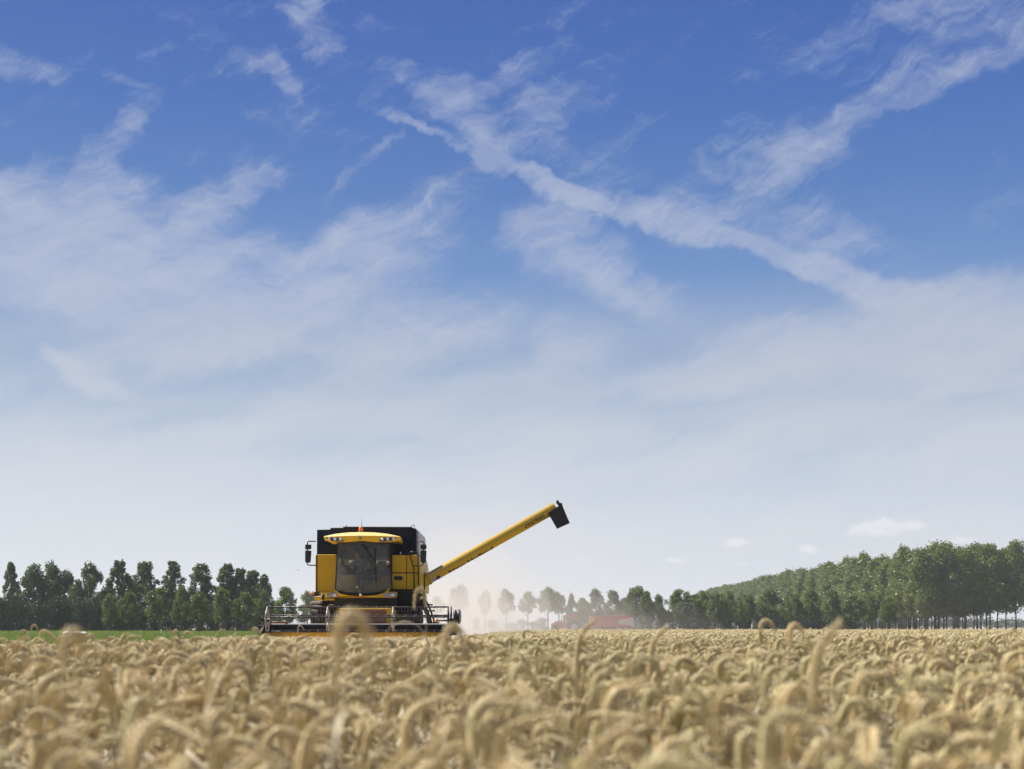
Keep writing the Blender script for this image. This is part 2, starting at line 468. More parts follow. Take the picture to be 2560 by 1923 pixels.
# ------------------------------------------------------------------ ground
def sheet(name, pts, z, m, label):
    me = bpy.data.meshes.new(name)
    me.from_pydata([(x, y, z) for x, y in pts], [], [tuple(range(len(pts)))])
    me.materials.append(m)
    o = bpy.data.objects.new(name, me); col.objects.link(o)
    return tag(o, label, 'ground', kind='structure')
sheet('ground', [(-2400, -60), (2400, -60), (2400, 2400), (-2400, 2400)], 0.0, M['soil'], 'bare stubble soil under the wheat and the harvester')
sheet('green_field', [(-420, 74), (-13, 74), (-16, 300), (-420, 300)], 0.006, M['green'], 'bright green field in front of the left tree row')
sheet('grass_verge', [(-10, 300), (700, 250), (900, 420), (240, 430), (30, 350)], 0.006, M['green'], 'green grass verge at the foot of the right trees')

# ------------------------------------------------------------------ wheat
HREF = 0.80
def wheat_meshes(seed, bend, hi, green, tight=False):
    r = random.Random(seed)
    lean = R(r.uniform(0, 9))
    neck = r.uniform(.02, .055)
    earL = r.uniform(.084, .116)
    Lc = neck + earL
    pts = []; tang = []
    p = Vector((0, 0, 0)); phi = 0.0
    n0 = 6
    hs = .70
    for i in range(n0):
        pts.append(p.copy()); tang.append(phi)
        phi = lean * (i + 1) / n0
        p = p + Vector((math.sin(phi), 0, math.cos(phi))) * hs / n0
    N = 34
    c0 = r.uniform(.22, .50); c1 = c0 + r.uniform(.34, .52)
    if tight: c0 = .38; c1 = .86
    for i in range(N + 1):
        s = i / N
        sm_ = min(1, max(0, (s - c0) / (c1 - c0))); ph = lean + (R(bend) - lean) * sm_ * sm_ * (3 - 2 * sm_)
        pts.append(p.copy()); tang.append(ph)
        p = p + Vector((math.sin(ph), 0, math.cos(ph))) * Lc / N
    zmax = max(q.z for q in pts)
    f = HREF / zmax
    off = HREF - zmax
    for i in range(1, len(pts)):                 # lengthen the straw, not the ear
        pts[i] = pts[i] + Vector((0, 0, off * min(1, i / n0)))
    ear_i = n0 + int(N * neck / Lc)
    st = MB()
    stem_pts = pts[:n0] + [pts[i] for i in range(n0, ear_i + 1, 3 if hi else 6)] + [pts[ear_i]]
    st.tube(stem_pts, [.0021 - .0008 * i / len(stem_pts) for i in range(len(stem_pts))], 5 if hi else 3, False)
    ea = MB()
    ep = pts[ear_i:]; et = tang[ear_i:]
    ne = len(ep)
    if hi:
        nsp = 26
        for k in range(nsp):
            s = (k + .3) / nsp
            i = min(ne - 1, int(s * (ne - 1)))
            T = Vector((math.sin(et[i]), 0, math.cos(et[i])))
            Nn = Vector((math.cos(et[i]), 0, -math.sin(et[i])))
            B = Vector((0, 1, 0))
            side = (k % 2) * 2 - 1
            tap = .62 + .55 * math.sin(math.pi * min(1, (s * .95 + .12)))
            for sd in (-1, 1):
                ax = (T * 1.0 + B * side * .46 + Nn * sd * .28).normalized()
                c = ep[i] + B * side * .0027 * tap + Nn * sd * .0021 * tap + ax * .0040
                q = ax.to_track_quat('Z', 'Y').to_matrix()
                ea.ball(c, (.0023 * tap, .0021 * tap, .0070 * tap), 6, 4, q)
                if r.random() < .35:
                    ea.tube([c + ax * .006, c + ax * r.uniform(.010, .018) + Vector((0, 0, -.002))], [.0006, .0002], 3, False)
        ea.ball(ep[-1], (.003, .003, .006), 6, 4)
    else:
        step = max(1, ne // 9)
        idx = list(range(0, ne, step))
        rr = [(.0036 + .0030 * math.sin(math.pi * min(1, (j / len(idx)) * .9 + .15))) * (1.12 if j % 2 else .9) for j in range(len(idx))]
        ea.tube([ep[i] for i in idx], rr, 5, True)
    blades = []
    for q in range(r.choice((1, 2, 2, 3)) if hi else r.choice((0, 1, 1))):
        lf = MB(); blades.append(lf)
        z0 = r.uniform(.50, .72); a = r.uniform(0, 2 * math.pi)
        L = r.uniform(.10, .22); w = r.uniform(.0022, .0045)
        d = Vector((math.cos(a), math.sin(a), 0)); b = Vector((-math.sin(a), math.cos(a), 0))
        pos = Vector((math.sin(lean) * z0 * .5, 0, z0)); pit = R(r.uniform(15, 50)); tw = r.uniform(-1.2, 1.2)
        vs = []; ns = 7 if hi else 4
        for i in range(ns + 1):
            s = i / ns
            ww = w * (1 - s ** 2.5) * (.6 + .8 * min(1, s * 3)) + .0003
            bb = (b * math.cos(tw * s) + Vector((0, 0, 1)) * math.sin(tw * s))
            vs += [pos - bb * ww, pos + bb * ww]
            pp = pit + R(130) * s * r.uniform(.6, 1.0)
            pos = pos + (d * math.sin(pp) + Vector((0, 0, 1)) * math.cos(pp)) * L / ns
        lf.add(vs, [(2 * i, 2 * i + 1, 2 * i + 3, 2 * i + 2) for i in range(ns)], True)
    return st, ea, blades, pts
WV = []
bends = [72, 100, 122, 134, 150, 58, 112, 92, 128, 104, 82, 112]
for i, bnd in enumerate(bends + [172, 160, 135, 110]):
    st, ea, lf, pts = wheat_meshes(100 + i, bnd, True, i % 4 == 3, i > 11)
    top = max(pts, key=lambda q: q.z)
    me_ear = M['ear_green'] if i % 4 == 3 else M['ear']
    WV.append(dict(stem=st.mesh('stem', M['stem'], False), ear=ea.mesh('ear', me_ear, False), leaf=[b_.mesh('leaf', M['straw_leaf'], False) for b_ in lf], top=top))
def joined(seed, bnd, hi, green):
    st, ea, lf, _ = wheat_meshes(seed, bnd, hi, green)
    o = MB()
    o.cur = 0; o.add(st.v, st.f, True)
    o.cur = 1; o.add(ea.v, ea.f, True)
    o.cur = 2
    for b_ in lf: o.add(b_.v, b_.f, True)
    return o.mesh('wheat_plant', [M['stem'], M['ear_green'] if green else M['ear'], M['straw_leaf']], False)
src = bpy.data.collections.new('wheat_kinds')       # not linked to the scene: only the field's nodes use it
for i, bnd in enumerate(bends):
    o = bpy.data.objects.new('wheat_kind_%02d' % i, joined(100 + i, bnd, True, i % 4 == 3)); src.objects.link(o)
for i, bnd in enumerate(bends[:10]):
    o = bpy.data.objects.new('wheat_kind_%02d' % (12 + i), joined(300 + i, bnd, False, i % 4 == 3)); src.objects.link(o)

def sstep(a, b, x):
    t = np.clip((x - a) / (b - a), 0, 1); return t * t * (3 - 2 * t)
def mean_height(x, y):
    a = x / y
    left = sstep(5, 16, y) * sstep(.05, -.05, a)
    h = .755 - .15 * left - .03 * sstep(20, 60, y) * (1 - left)
    h = h + .030 * np.sin(x * 1.7 + 1.1 + .6 * np.sin(y)) * np.sin(y * .9 + .5 * x) * sstep(1, 4, y) * (1 - .6 * sstep(8, 20, y)) + .012 * np.sin(x * .6 + y * .35)
    return h
def scatter(y0, y1, den):
    A0, A1 = -.40, .42
    n = int(den * ((A1 - A0) * (y1 * y1 - y0 * y0) / 2 + 3.2 * (y1 - y0)))
    y = np.sqrt(rng.random(n) * (y1 * y1 - y0 * y0) + y0 * y0)
    u = rng.random(n)
    x = (A0 * y - 1.6) + u * ((A1 - A0) * y + 3.2)
    return x, y
X = []; Y = []; LOD = []
for (y0, y1, den, lod) in [(1.05, 6, 230, 0), (6, 14, 180, 0), (14, 26, 120, 1), (26, 48, 75, 1), (48, 88, 48, 1)]:
    x, y = scatter(y0, y1, den)
    X.append(x); Y.append(y); LOD.append(np.full(len(x), lod))
X = np.concatenate(X); Y = np.concatenate(Y); LOD = np.concatenate(LOD)
keep = ~((X < -7.5) & (Y > 15.5 + .5 * np.sin(X * 1.3)))                     # already harvested on the left
keep &= ~((Y > 40.6) & (X < -1.55))                                          # the swath the machine has cut
keep &= ~((X < -1.0) & (Y > 47))
X, Y, LOD = X[keep], Y[keep], LOD[keep]
H = mean_height(X, Y) + rng.normal(0, 1, len(X)) * np.where(Y < 6, .066, np.where(Y < 12, .036, .025)) + np.where(rng.random(len(X)) < .02, rng.uniform(.03, .085, len(X)) * np.clip((Y - 2.5) / 4, 0, 1), 0)
H = np.minimum(H, np.where(Y < 6, .80 + .012 * Y, .9))
ROT = np.where(rng.random(len(X)) < .82, rng.normal(.05, .5, len(X)), rng.random(len(X)) * 6.283)
TX = rng.normal(0, .07, len(X)); TY = rng.normal(.09, .12, len(X))
LEANBIG = rng.random(len(X)) < .12
TX = np.where(LEANBIG, rng.normal(0, .35, len(X)), TX)
IDX = np.where(LOD == 0, rng.integers(0, 12, len(X)), 12 + rng.integers(0, 10, len(X)))
greener = rng.random(len(X)) < np.where(X / Y > -.02, .45, .08)              # the crop on the right is a little greener
GR0, GR1, TA0, TA1 = np.array([3, 7, 11, 3]), np.array([15, 19]), np.array([0, 1, 2, 4, 5, 6, 8, 9, 10]), np.array([12, 13, 14, 16, 17, 18, 20, 21])
IDX = np.where(LOD == 0, np.where(greener, GR0[rng.integers(0, 4, len(X))], TA0[rng.integers(0, 9, len(X))]),
               np.where(greener, GR1[rng.integers(0, 2, len(X))], TA1[rng.integers(0, 8, len(X))]))

# the three hundred plants that show largest become plants of their own
order = np.argsort(np.where(np.abs(X / Y) < .40, Y, 99))
near = order[:285]
rest = np.setdiff1d(np.arange(len(X)), near)
G_W = 'large blurred wheat plants close to the camera'
def wheat_plant(x, y, h, v, rz, tx, ty, label, s=None):
    root = empty('wheat_plant', (x, y, 0), rz)
    root.rotation_euler = (tx, ty, rz)
    sc = h / HREF
    root.scale = (sc if s is None else s, sc if s is None else s, sc)
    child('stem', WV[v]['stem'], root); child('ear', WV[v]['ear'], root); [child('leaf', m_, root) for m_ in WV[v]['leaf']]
    return tag(root, label, 'wheat plant', G_W)
for i in near:
    wheat_plant(float(X[i]), float(Y[i]), float(H[i]), int(IDX[i] % 12), float(ROT[i]), float(TX[i]), float(TY[i]),
                'ripe wheat plant in the blurred crop along the lower edge, its ear bent over')
# plants that stand out above the crop: pixel of the top of the arch, distance, kind, turn
HERO = [
 (905, 1541, .92, 12, .6, 'big pale blurred ear in front of the harvester reel, arching up over it'),
 (1042, 1474, 3.0, 12, 3.0, 'tall bent ear whose arch reaches the lamps on the right of the cab'),
 (1135, 1567, 1.7, 13, .7, 'thick hooked ear just right of the end of the harvester header'),
 (1505, 1553, 2.1, 5, .15, 'hooked ear standing up in front of the red trailer'),
 (1690, 1567, 2.0, 5, .15, 'ear leaning right, standing up before the dark trees right of the trailer'),
 (1920, 1553, 2.6, 14, .1, 'slim hooked ear rising before the left foot of the poplar wood'),
 (1992, 1563, 2.3, 2, .5, 'short pale hooked ear between the slim ear and the bright thick ear'),
 (2130, 1558, 1.25, 5, .3, 'bright thick blurred ear leaning right before the poplar wood'),
 (92, 1563, 6.0, 4, .1, 'thin arched ear with two leaf blades before the dark hedge at far left'),
 (62, 1577, 5.5, 2, .1, 'small hooked ear just left of the thin arched ear at far left'),
 (190, 1579, 1.2, 13, 1.0, 'very blurred round ear top against the dark hedge near the left edge'),
 (446, 1577, 5.0, 4, .0, 'upright hooked ear against the green field left of the harvester'),
 (473, 1581, 4.4, 2, .2, 'second hooked ear against the green field, right of the upright one'),
 (560, 1574, 6.2, 1, .1, 'hooked ear against the green field, nearer to the harvester'),
 (645, 1571, 5.0, 4, .0, 'hooked ear right below the left end of the header'),
 (755, 1564, 8.0, 3, .1, 'arched ear in front of the yellow trough of the header'),
 (1390, 1566, 11.0, 4, .0, 'dark thin arched ear below the red tractor'),
 (2310, 1567, 9.0, 3, .1, 'thin hooked ear before the trunks of the poplar wood'),
 (2476, 1566, 9.0, 1, .2, 'thin hooked ear at the right end of the poplar wood'),
]
for (px, py, d, v, rz, lab) in HERO:
    d *= 1.45
    t = at(px, py, d)
    sc = t.z / HREF
    tp = WV[v]['top']
    x = t.x - (tp.x * math.cos(rz)); y = t.y - (tp.x * math.sin(rz))
    wheat_plant(x, y, t.z, v, rz, 0, 0, lab, s=.72 if px == 190 else .84)

def instancer(name, P, attrs, coll, mats_label):
    me = bpy.data.meshes.new(name)
    me.vertices.add(len(P)); me.vertices.foreach_set('co', np.asarray(P, np.float32).ravel())
    for nm, ty, data in attrs:
        a = me.attributes.new(nm, ty, 'POINT')
        a.data.foreach_set('vector' if ty == 'FLOAT_VECTOR' else 'value', np.asarray(data).ravel())
    o = bpy.data.objects.new(name, me); col.objects.link(o)
    g = bpy.data.node_groups.new(name + '_nodes', 'GeometryNodeTree')
    g.interface.new_socket('Geometry', in_out='INPUT', socket_type='NodeSocketGeometry')
    g.interface.new_socket('Geometry', in_out='OUTPUT', socket_type='NodeSocketGeometry')
    gi = g.nodes.new('NodeGroupInput'); go = g.nodes.new('NodeGroupOutput')
    ci = g.nodes.new('GeometryNodeCollectionInfo'); ci.inputs['Collection'].default_value = coll
    ci.inputs['Separate Children'].default_value = True; ci.inputs['Reset Children'].default_value = True
    ip = g.nodes.new('GeometryNodeInstanceOnPoints'); ip.inputs['Pick Instance'].default_value = True
    def na(nm, ty):
        n = g.nodes.new('GeometryNodeInputNamedAttribute'); n.data_type = ty; n.inputs['Name'].default_value = nm
        return n.outputs[0]
    e2r = g.nodes.new('FunctionNodeEulerToRotation')
    g.links.new(na('turn', 'FLOAT_VECTOR'), e2r.inputs[0])
    g.links.new(gi.outputs[0], ip.inputs['Points']); g.links.new(ci.outputs[0], ip.inputs['Instance'])
    g.links.new(na('kind', 'INT'), ip.inputs['Instance Index'])
    g.links.new(e2r.outputs[0], ip.inputs['Rotation']); g.links.new(na('size', 'FLOAT_VECTOR'), ip.inputs['Scale'])
    g.links.new(ip.outputs[0], go.inputs[0])
    md = o.modifiers.new('plants', 'NODES'); md.node_group = g
    return o
k = rest
P = np.stack([X[k], Y[k], np.zeros(len(k))], 1)
turn = np.stack([TX[k], TY[k], ROT[k]], 1)
sc = H[k] / HREF
sxy = np.where(Y[k] > 20, 1.2, 1.0) * rng.uniform(.9, 1.12, len(k))
size = np.stack([sxy, sxy, sc], 1)
wf = instancer('wheat_field', P, [('turn', 'FLOAT_VECTOR', turn), ('size', 'FLOAT_VECTOR', size), ('kind', 'INT', IDX[k].astype(np.int32))], src, '')
tag(wf, 'ripe golden wheat crop filling the lower part of the view up to the harvester', 'wheat field', kind='stuff')
print('wheat', len(X))

# low grass of the green field
gsrc = bpy.data.collections.new('grass_kinds')
for i in range(4):
    r = random.Random(i + 50); g = MB()
    for b in range(40):
        a = r.uniform(0, 6.28); d = r.uniform(0, .55); h = r.uniform(.10, .30); w = .02
        bx, by = d * math.cos(a), d * math.sin(a); t = r.uniform(0, 6.28); l = r.uniform(.02, .14)
        c, s_ = math.cos(t), math.sin(t)
        g.add([(bx - s_ * w, by + c * w, 0), (bx + s_ * w, by - c * w, 0), (bx + c * l, by + s_ * l, h)], [(0, 1, 2)])
    o = bpy.data.objects.new('grass_kind_%d' % i, g.mesh('grass_tuft', M['grass'], False)); gsrc.objects.link(o)
n = 26000
gy = 76 + (rng.random(n) ** 1.4) * 205; gx = -gy * .42 + rng.random(n) * (gy * .42 - 14)
n2 = 5000
gx2 = rng.uniform(-5, 200, n2); gy2 = rng.uniform(318, 380, n2)
gx = np.concatenate([gx, gx2]); gy = np.concatenate([gy, gy2])
tone = np.sin(gy * .21) * .3 + 1
gs = tone * rng.uniform(.6, 1.35, len(gx))
gf = instancer('field_grass', np.stack([gx, gy, np.zeros(len(gx))], 1), [('turn', 'FLOAT_VECTOR', np.stack([gx * 0, gx * 0, rng.random(len(gx)) * 6.28], 1)),
     ('size', 'FLOAT_VECTOR', np.stack([gs * 1.2, gs * 1.2, gs], 1)), ('kind', 'INT', rng.integers(0, 4, len(gx)).astype(np.int32))], gsrc, '')
tag(gf, 'low bright green crop on the field before the trees', 'grass', kind='stuff')

# ------------------------------------------------------------------ trees
def crown_mesh(name, seed, clumps, nleaf, size, m, shell=.55):
    """clumps: (centre, radii); leaves scattered through each clump, thicker towards its skin"""
    g = np.random.default_rng(seed)
    vol = np.array([r_[0] * r_[1] * r_[2] for _, r_ in clumps]) ** (.72)
    cnt = np.maximum(12, (nleaf * vol / vol.sum()).astype(int))
    C = []; S = []
    for (c, r_), k_ in zip(clumps, cnt):
        d = g.normal(size=(k_, 3)); d /= np.linalg.norm(d, axis=1)[:, None]
        rad = (1 - shell * g.random(k_) ** 1.3)[:, None] * (1 + .16 * g.normal(size=(k_, 1)))
        C.append(np.array(c) + d * rad * np.array(r_)); S.append(size * g.uniform(.55, 1.3, k_))
    C = np.concatenate(C); S = np.concatenate(S)[:, None]
    k_ = len(C)
    a = g.normal(size=(k_, 3)); a /= np.linalg.norm(a, axis=1)[:, None]
    b = g.normal(size=(k_, 3)); b -= a * (a * b).sum(1)[:, None]; b /= np.linalg.norm(b, axis=1)[:, None]
    w = g.uniform(.45, .75, (k_, 1))
    V = np.stack([C - a * S, C + b * S * w, C + a * S, C - b * S * w], 1).reshape(-1, 3)
    F = np.arange(4 * k_).reshape(-1, 4)
    return fast_mesh(name, V, F, m)
def limb_mesh(name, seed, H_, r0, limbs, lean=.0):
    r = random.Random(seed); mb = MB()
    pts = [Vector((lean * H_ * t * t + r.uniform(-.012, .012) * H_ * t, r.uniform(-.012, .012) * H_ * t, H_ * t)) for t in (0, .12, .3, .5, .7, .88)]
    mb.tube(pts, [r0 * 1.35, r0, r0 * .85, r0 * .65, r0 * .4, r0 * .12], 7)
    for (z, a, L, up) in limbs:
        t = z / H_
        i = min(4, int(t * 5.5)); base = pts[i].lerp(pts[i + 1], .5)
        base = Vector((base.x, base.y, z)) if abs(base.z - z) < .15 * H_ else base
        d = Vector((math.cos(a), math.sin(a), 0))
        q = [base, base + d * L * .45 + Vector((0, 0, L * up * .3)), base + d * L * .85 + Vector((0, 0, L * up))]
        rr = r0 * .42 * (1 - t * .5)
        mb.tube(q, [rr, rr * .6, rr * .15], 5)
    return mb.mesh(name, M['bark'], False)
def poplar(seed, H_, W, base, leaves, size, m, gappy):
    r = random.Random(seed); cl = []; lb = []
    n = 84 if gappy else 40
    for i in range(n):
        t = ((i + r.random()) / n) ** .9
        z = base + (H_ - base) * t
        env = math.sqrt(max(.02, math.sin(math.pi * (.10 + .86 * t)))) * (1 - .55 * t)
        a = r.uniform(0, 6.28); d = W * env * math.sqrt(r.uniform(.06, 1.0))
        w = W * (r.uniform(.15, .27) if gappy else r.uniform(.26, .42)) * (1.2 - (.62 if gappy else .35) * t)
        cl.append(((d * math.cos(a), d * math.sin(a), min(z, H_ - w * 1.5)), (w, w, w * r.uniform(1.2, 2.0))))
        if i % 3 == 0: lb.append((max(base * .8, z - d * 1.2), a, d, 1.1))
    for j in range(4):
        cl.append(((r.uniform(-.22, .22) * W, r.uniform(-.22, .22) * W, H_ * r.uniform(.90, .965)), (W * .15, W * .15, H_ * .045)))
    return crown_mesh('crown', seed, cl, leaves, size, m), limb_mesh('trunk', seed, H_, H_ * (.013 if gappy else .0075), lb)
def roundtree(seed, H_, W, base, leaves, size, m, cone=.3):
    r = random.Random(seed); cl = []; lb = []
    n = 40
    for i in range(n):
        t = (i + r.random()) / n
        z = base + (H_ - base) * (.08 + .84 * t)
        env = math.sqrt(max(.03, 1 - (2 * t - .9) ** 2 * .85)) * (1 - cone * .6 * t)
        a = r.uniform(0, 6.28); d = W * env * r.uniform(.3, 1.0)
        w = W * r.uniform(.16, .36)
        cl.append(((d * math.cos(a), d * math.sin(a), z), (w, w, w * r.uniform(.75, 1.15))))
        if i % 3 == 0: lb.append((max(base * .7, z - d), a, d, .8))
    return crown_mesh('crown', seed, cl, leaves, size, m), limb_mesh('trunk', seed, H_, H_ * .020, lb)
def bush(seed, H_, W, leaves, size, m):
    r = random.Random(seed); cl = []
    for i in range(20):
        a = r.uniform(0, 6.28); d = W * r.uniform(0, .8); z = H_ * r.uniform(.02, .82); w = W * r.uniform(.25, .45)
        cl.append(((d * math.cos(a), d * math.sin(a), z), (w, w, H_ * r.uniform(.13, .22))))
    return crown_mesh('foliage', seed, cl, leaves, size, m), limb_mesh('trunk', seed, H_ * .8, H_ * .02, [(H_ * .2, k_ * 1.57, W * .5, 1) for k_ in range(4)])
# built at a height of 10 m and sized per tree
POP = [poplar(20 + i, 10, 1.75, 2.2, 9000, .135, M['leaf_poplar'], True) for i in range(5)]
WOOD = [poplar(40 + i, 10, 1.85, 2.7, 8000, .135, M['leaf_wood'], False) for i in range(5)]
RND = [roundtree(60 + i, 10, 3.3, 2.4, 6200, .20, M['leaf_round'], (.25, .4, .1, .3)[i % 4]) for i in range(5)]
YNG = [roundtree(70 + i, 10, 3.0, 4.7, 5200, .19, M['leaf_round'], (.5, .7, .35)[i % 3]) for i in range(3)]
RNDD = [roundtree(80 + i, 10, 2.9, 1.6, 6200, .19, M['leaf_poplar'], (.15, .3, .2)[i % 3]) for i in range(3)]
BUSH = [bush(90 + i, 10, 7.0, 3600, .36, M['leaf_dark']) for i in range(3)]
def tree(name, kinds, px, top, Y, hw, wbase, label, group, cat='tree', rz=None, k=None):
    t = at(px, top, Y)
    v = kinds[(k if k is not None else random.randrange(99)) % len(kinds)]
    root = empty(name, (t.x, Y, 0), random.uniform(0, 6.28) if rz is None else rz)
    s = t.z / 9.7
    w = (hw / FPX * Y) / wbase
    root.scale = (w, w, s)
    child('crown' if cat == 'tree' else 'foliage', v[0], root); child('trunk', v[1], root)
    return tag(root, label, cat, group)
LY = 262
for i, (px, top, hw, lab) in enumerate([
  (297,1407,30,'tall dark poplar with a full pointed crown, above the barn roof end'),
  (364,1409,31,'tall dark poplar with several pointed tips, second right of the barn roof'),
  (432,1408,29,'tall dark poplar with a narrow twin-tipped crown left of the lone open poplar'),
  (502,1415,31,'open crowned poplar with sky on both sides, just left of the dense poplar clump'),
  (567,1414,27,'tallest pointed poplar at the left of the dense clump beside the harvester'),
  (600,1426,26,'poplar in the dense clump, second from its left'),
  (632,1431,26,'poplar in the dense clump with a soft rounded top'),
  (660,1440,22,'last poplar of the dense clump, nearest to the harvester header')]):
    tree('poplar_tree', POP, px, top, LY + random.uniform(-6, 6), hw, 1.12, lab, 'poplars behind the green field', k=i)
for i, (px, top, hw, lab) in enumerate([
  (28,1411,38,'pale thin crowned tree at the left edge with sky showing through'),
  (86,1414,36,'broad dark tree right of the pale tree at the left edge'),
  (128,1413,36,'broad dark tree in the middle of the left group'),
  (163,1431,30,'lower rounded dark tree beside the gap of sky in the left group'),
  (194,1452,26,'low dark tree under the round headed tree of the left group'),
  (228,1413,29,'round headed dark tree above the left end of the barn roof')]):
    tree('broadleaf_tree', RNDD if i else POP, px, top, LY - 4 + random.uniform(-5, 5), hw, 2.25, lab, 'tall trees at the left of the green field', k=i)
for i, (px, top, hw, lab) in enumerate([
  (275,1487,22,'low bushy tree in front of the barn'),
  (322,1484,26,'low bushy tree at the right end of the barn'),
  (395,1473,29,'yellow green pointed tree in the front row, before two tall poplars'),
  (455,1469,25,'slender yellow green tree in the front row left of the open poplar'),
  (502,1485,27,'round headed yellow green tree before the open poplar'),
  (556,1472,25,'tall oval green tree in the front row before the dense poplar clump'),
  (612,1484,28,'broad green tree in the front row under the dense poplar clump'),
  (658,1480,24,'green tree in the front row just left of the header'),
  (716,1472,31,'open green tree seen above the left part of the reel'),
  (768,1480,27,'green tree close to the left front of the harvester body')]):
    tree('roadside_tree', RND, px, top, 226 + random.uniform(-6, 6), hw, 2.8, lab, 'lower trees in front of the left poplars', k=i)
for i in range(26):
    px = -45 + i * 29 + random.uniform(-6, 6)
    top = 1500 + random.uniform(-12, 10) if px < 320 else 1524 + random.uniform(-12, 12)
    tree('hedge_bush', BUSH, px, top, 240 + random.uniform(-4, 4), random.uniform(27, 38), 6.4, 'dark dense bush in the hedge under the left trees', 'bushes of the left hedge', 'bush')
for i in range(13):
    tree('hedge_bush', BUSH, -40 + i * 28, 1512 + (i * 37 % 11), 252 + i % 3 * 2, 34, 6.4, 'dark dense bush in the hedge under the left trees', 'bushes of the left hedge', 'bush')
tree('hedge_bush', BUSH, 4, 1484, 222, 26, 6.4, 'big dark round bush in the lower left corner of the hedge', 'bushes of the left hedge', 'bush')

CY = 335
for i, (px, top, hw, lab) in enumerate([
  (1092,1496,20,'faint tree almost lost in the dust just right of the header'),
  (1147,1470,27,'large faint tree in the thickest dust right of the harvester'),
  (1212,1482,20,'faint small tree in the dust between the large faint tree and the grey ones'),
  (1266,1480,24,'grey tree with bare trunk, first clear one right of the dust'),
  (1320,1484,23,'grey cone crowned tree with a bare trunk'),
  (1370,1476,27,'wide grey tree left of the tractor cab'),
  (1397,1487,19,'lean grey tree leaning over the tractor'),
  (1429,1489,12,'narrow upright grey tree above the tractor cab'),
  (1457,1498,19,'low grey tree between tractor and trailer'),
  (1489,1478,21,'round grey green tree above the front of the trailer'),
  (1533,1480,21,'round grey green tree above the middle of the trailer'),
  (1562,1496,18,'low grey green tree above the rear of the trailer'),
  (1590,1470,26,'tallest grey green tree right of the trailer'),
  (1618,1480,18,'grey green tree at the shoulder of the tallest one'),
  (1645,1490,20,'low grey green tree in the dip of the row'),
  (1700,1475,28,'broad green tree after the dip of the row'),
  (1752,1482,27,'broad green tree left of where the poplar wood begins'),
  (1795,1484,20,'green tree at the start of the poplar wood'),
  (1818,1481,20,'pale green tree with bare trunk before the low end of the wood'),
  (1862,1486,20,'small round tree before the low end of the wood'),
  (1926,1477,31,'broad round yellow green tree before the wood'),
  (1979,1484,18,'narrow yellow green tree right of the broad one before the wood'),
  (2029,1477,25,'yellow green tree with dark bare trunk before the wood'),
  (2081,1476,22,'round yellow green tree before the middle of the wood'),
  (2133,1487,25,'low wide tree before the middle of the wood'),
  (2178,1488,24,'low wide tree where the front row ends before the wood'),
  (2222,1494,22,'lowest tree at the right end of the front row')]):
    tree('roadside_tree', YNG if i < 7 else RND, px, top, CY + random.uniform(-8, 8), hw, 2.5 if i < 7 else 2.4, lab, 'row of lower trees behind the tractor and before the wood', k=i * 2 + i // 3)
for i in range(30):
    px = 1440 + i * 24 + random.uniform(-7, 7)
    tree('hedge_bush', BUSH, px, 1530 + random.uniform(-12, 12), 362 + random.uniform(-6, 6), random.uniform(20, 30), 6.4, 'dark bush in the undergrowth behind the right tree row', 'bushes behind the right tree row', 'bush')
for i, px in enumerate((1188, 1232, 1278, 1305, 1332, 1358, 1395, 1420)):
    tree('hedge_bush', BUSH, px, 1544 + (i * 7 % 5) * 3, 520, 13 + i % 3 * 3, 6.4, 'small faint bush far behind the grey trees in the dust', 'far bushes in the dust', 'bush')

# plantation of poplars receding from the right end of the view
labs = {}
nx, ny = 5, 57
cnt = 0
for j in range(ny):
    for i in range(nx):
        y = 402 + j * 8.2 + random.uniform(-1, 1)
        x = 115.5 + i * 6.6 + random.uniform(-.9, .9)
        if j == 0 and i == 4: x += 1.5
        h = random.uniform(22.3, 25.3) - .0042 * (y - 402)
        if 4 <= j <= 7: h -= 3.0
        if j == 0 and i < 2: h -= 1.2
        v = WOOD[cnt % 5]; cnt += 1
        root = empty('poplar_tree', (x, y, 0), random.uniform(0, 6.28))
        w = random.uniform(2.4, 3.0)
        root.scale = (w, w, h / 9.8)
        child('crown', v[0], root); child('trunk', v[1], root)
        lab = 'tall poplar with a bare lower trunk inside the wood on the right'
        if j == 0: lab = ('poplar on the near face of the wood, furthest left of five', 'poplar on the near face of the wood, second of five', 'middle poplar on the near face of the wood',
                          'tall poplar on the near face of the wood beside the last loose one', 'loose open poplar standing last at the right end of the wood')[i]
        tag(root, lab, 'tree', 'poplars of the wood on the right')

# a wood so far off that it reads as one dark band
g = np.random.default_rng(5)
cl = []
for i in range(170):
    px = 1900 + i * 5.0
    Yf = 1050 + g.uniform(-30, 30)
    t = at(px, 1547 - g.uniform(-5, 6), Yf)
    cl.append(((t.x, Yf, t.z * .5), (g.uniform(4, 7), g.uniform(5, 9), t.z * .52)))
dw = bpy.data.objects.new('distant_wood', crown_mesh('distant_wood', 9, cl, 15000, .9, M['leaf_dark'], .8)); col.objects.link(dw)
tag(dw, 'far dark band of woodland seen between the poplar trunks', 'wood', kind='stuff')
# ------------------------------------------------------------------ combine harvester
CX, CY0 = -4.555, 44.0
hv = empty('combine_harvester', (CX, CY0, 0))
tag(hv, 'yellow combine harvester facing the camera with its unloading tube swung out', 'combine harvester')
def L(px, py, yl):
    p = at(px, py, CY0 + yl)
    return Vector((p.x - CX, yl, p.z))
def LX(px, yl): return L(px, 0, yl).x
def LZ(py, yl): return L(0, py, yl).z
def poly(pts, yl): return [(L(x, y, yl).x, L(x, y, yl).z) for x, y in pts]
Y_, B_ = M['yellow'], M['black']

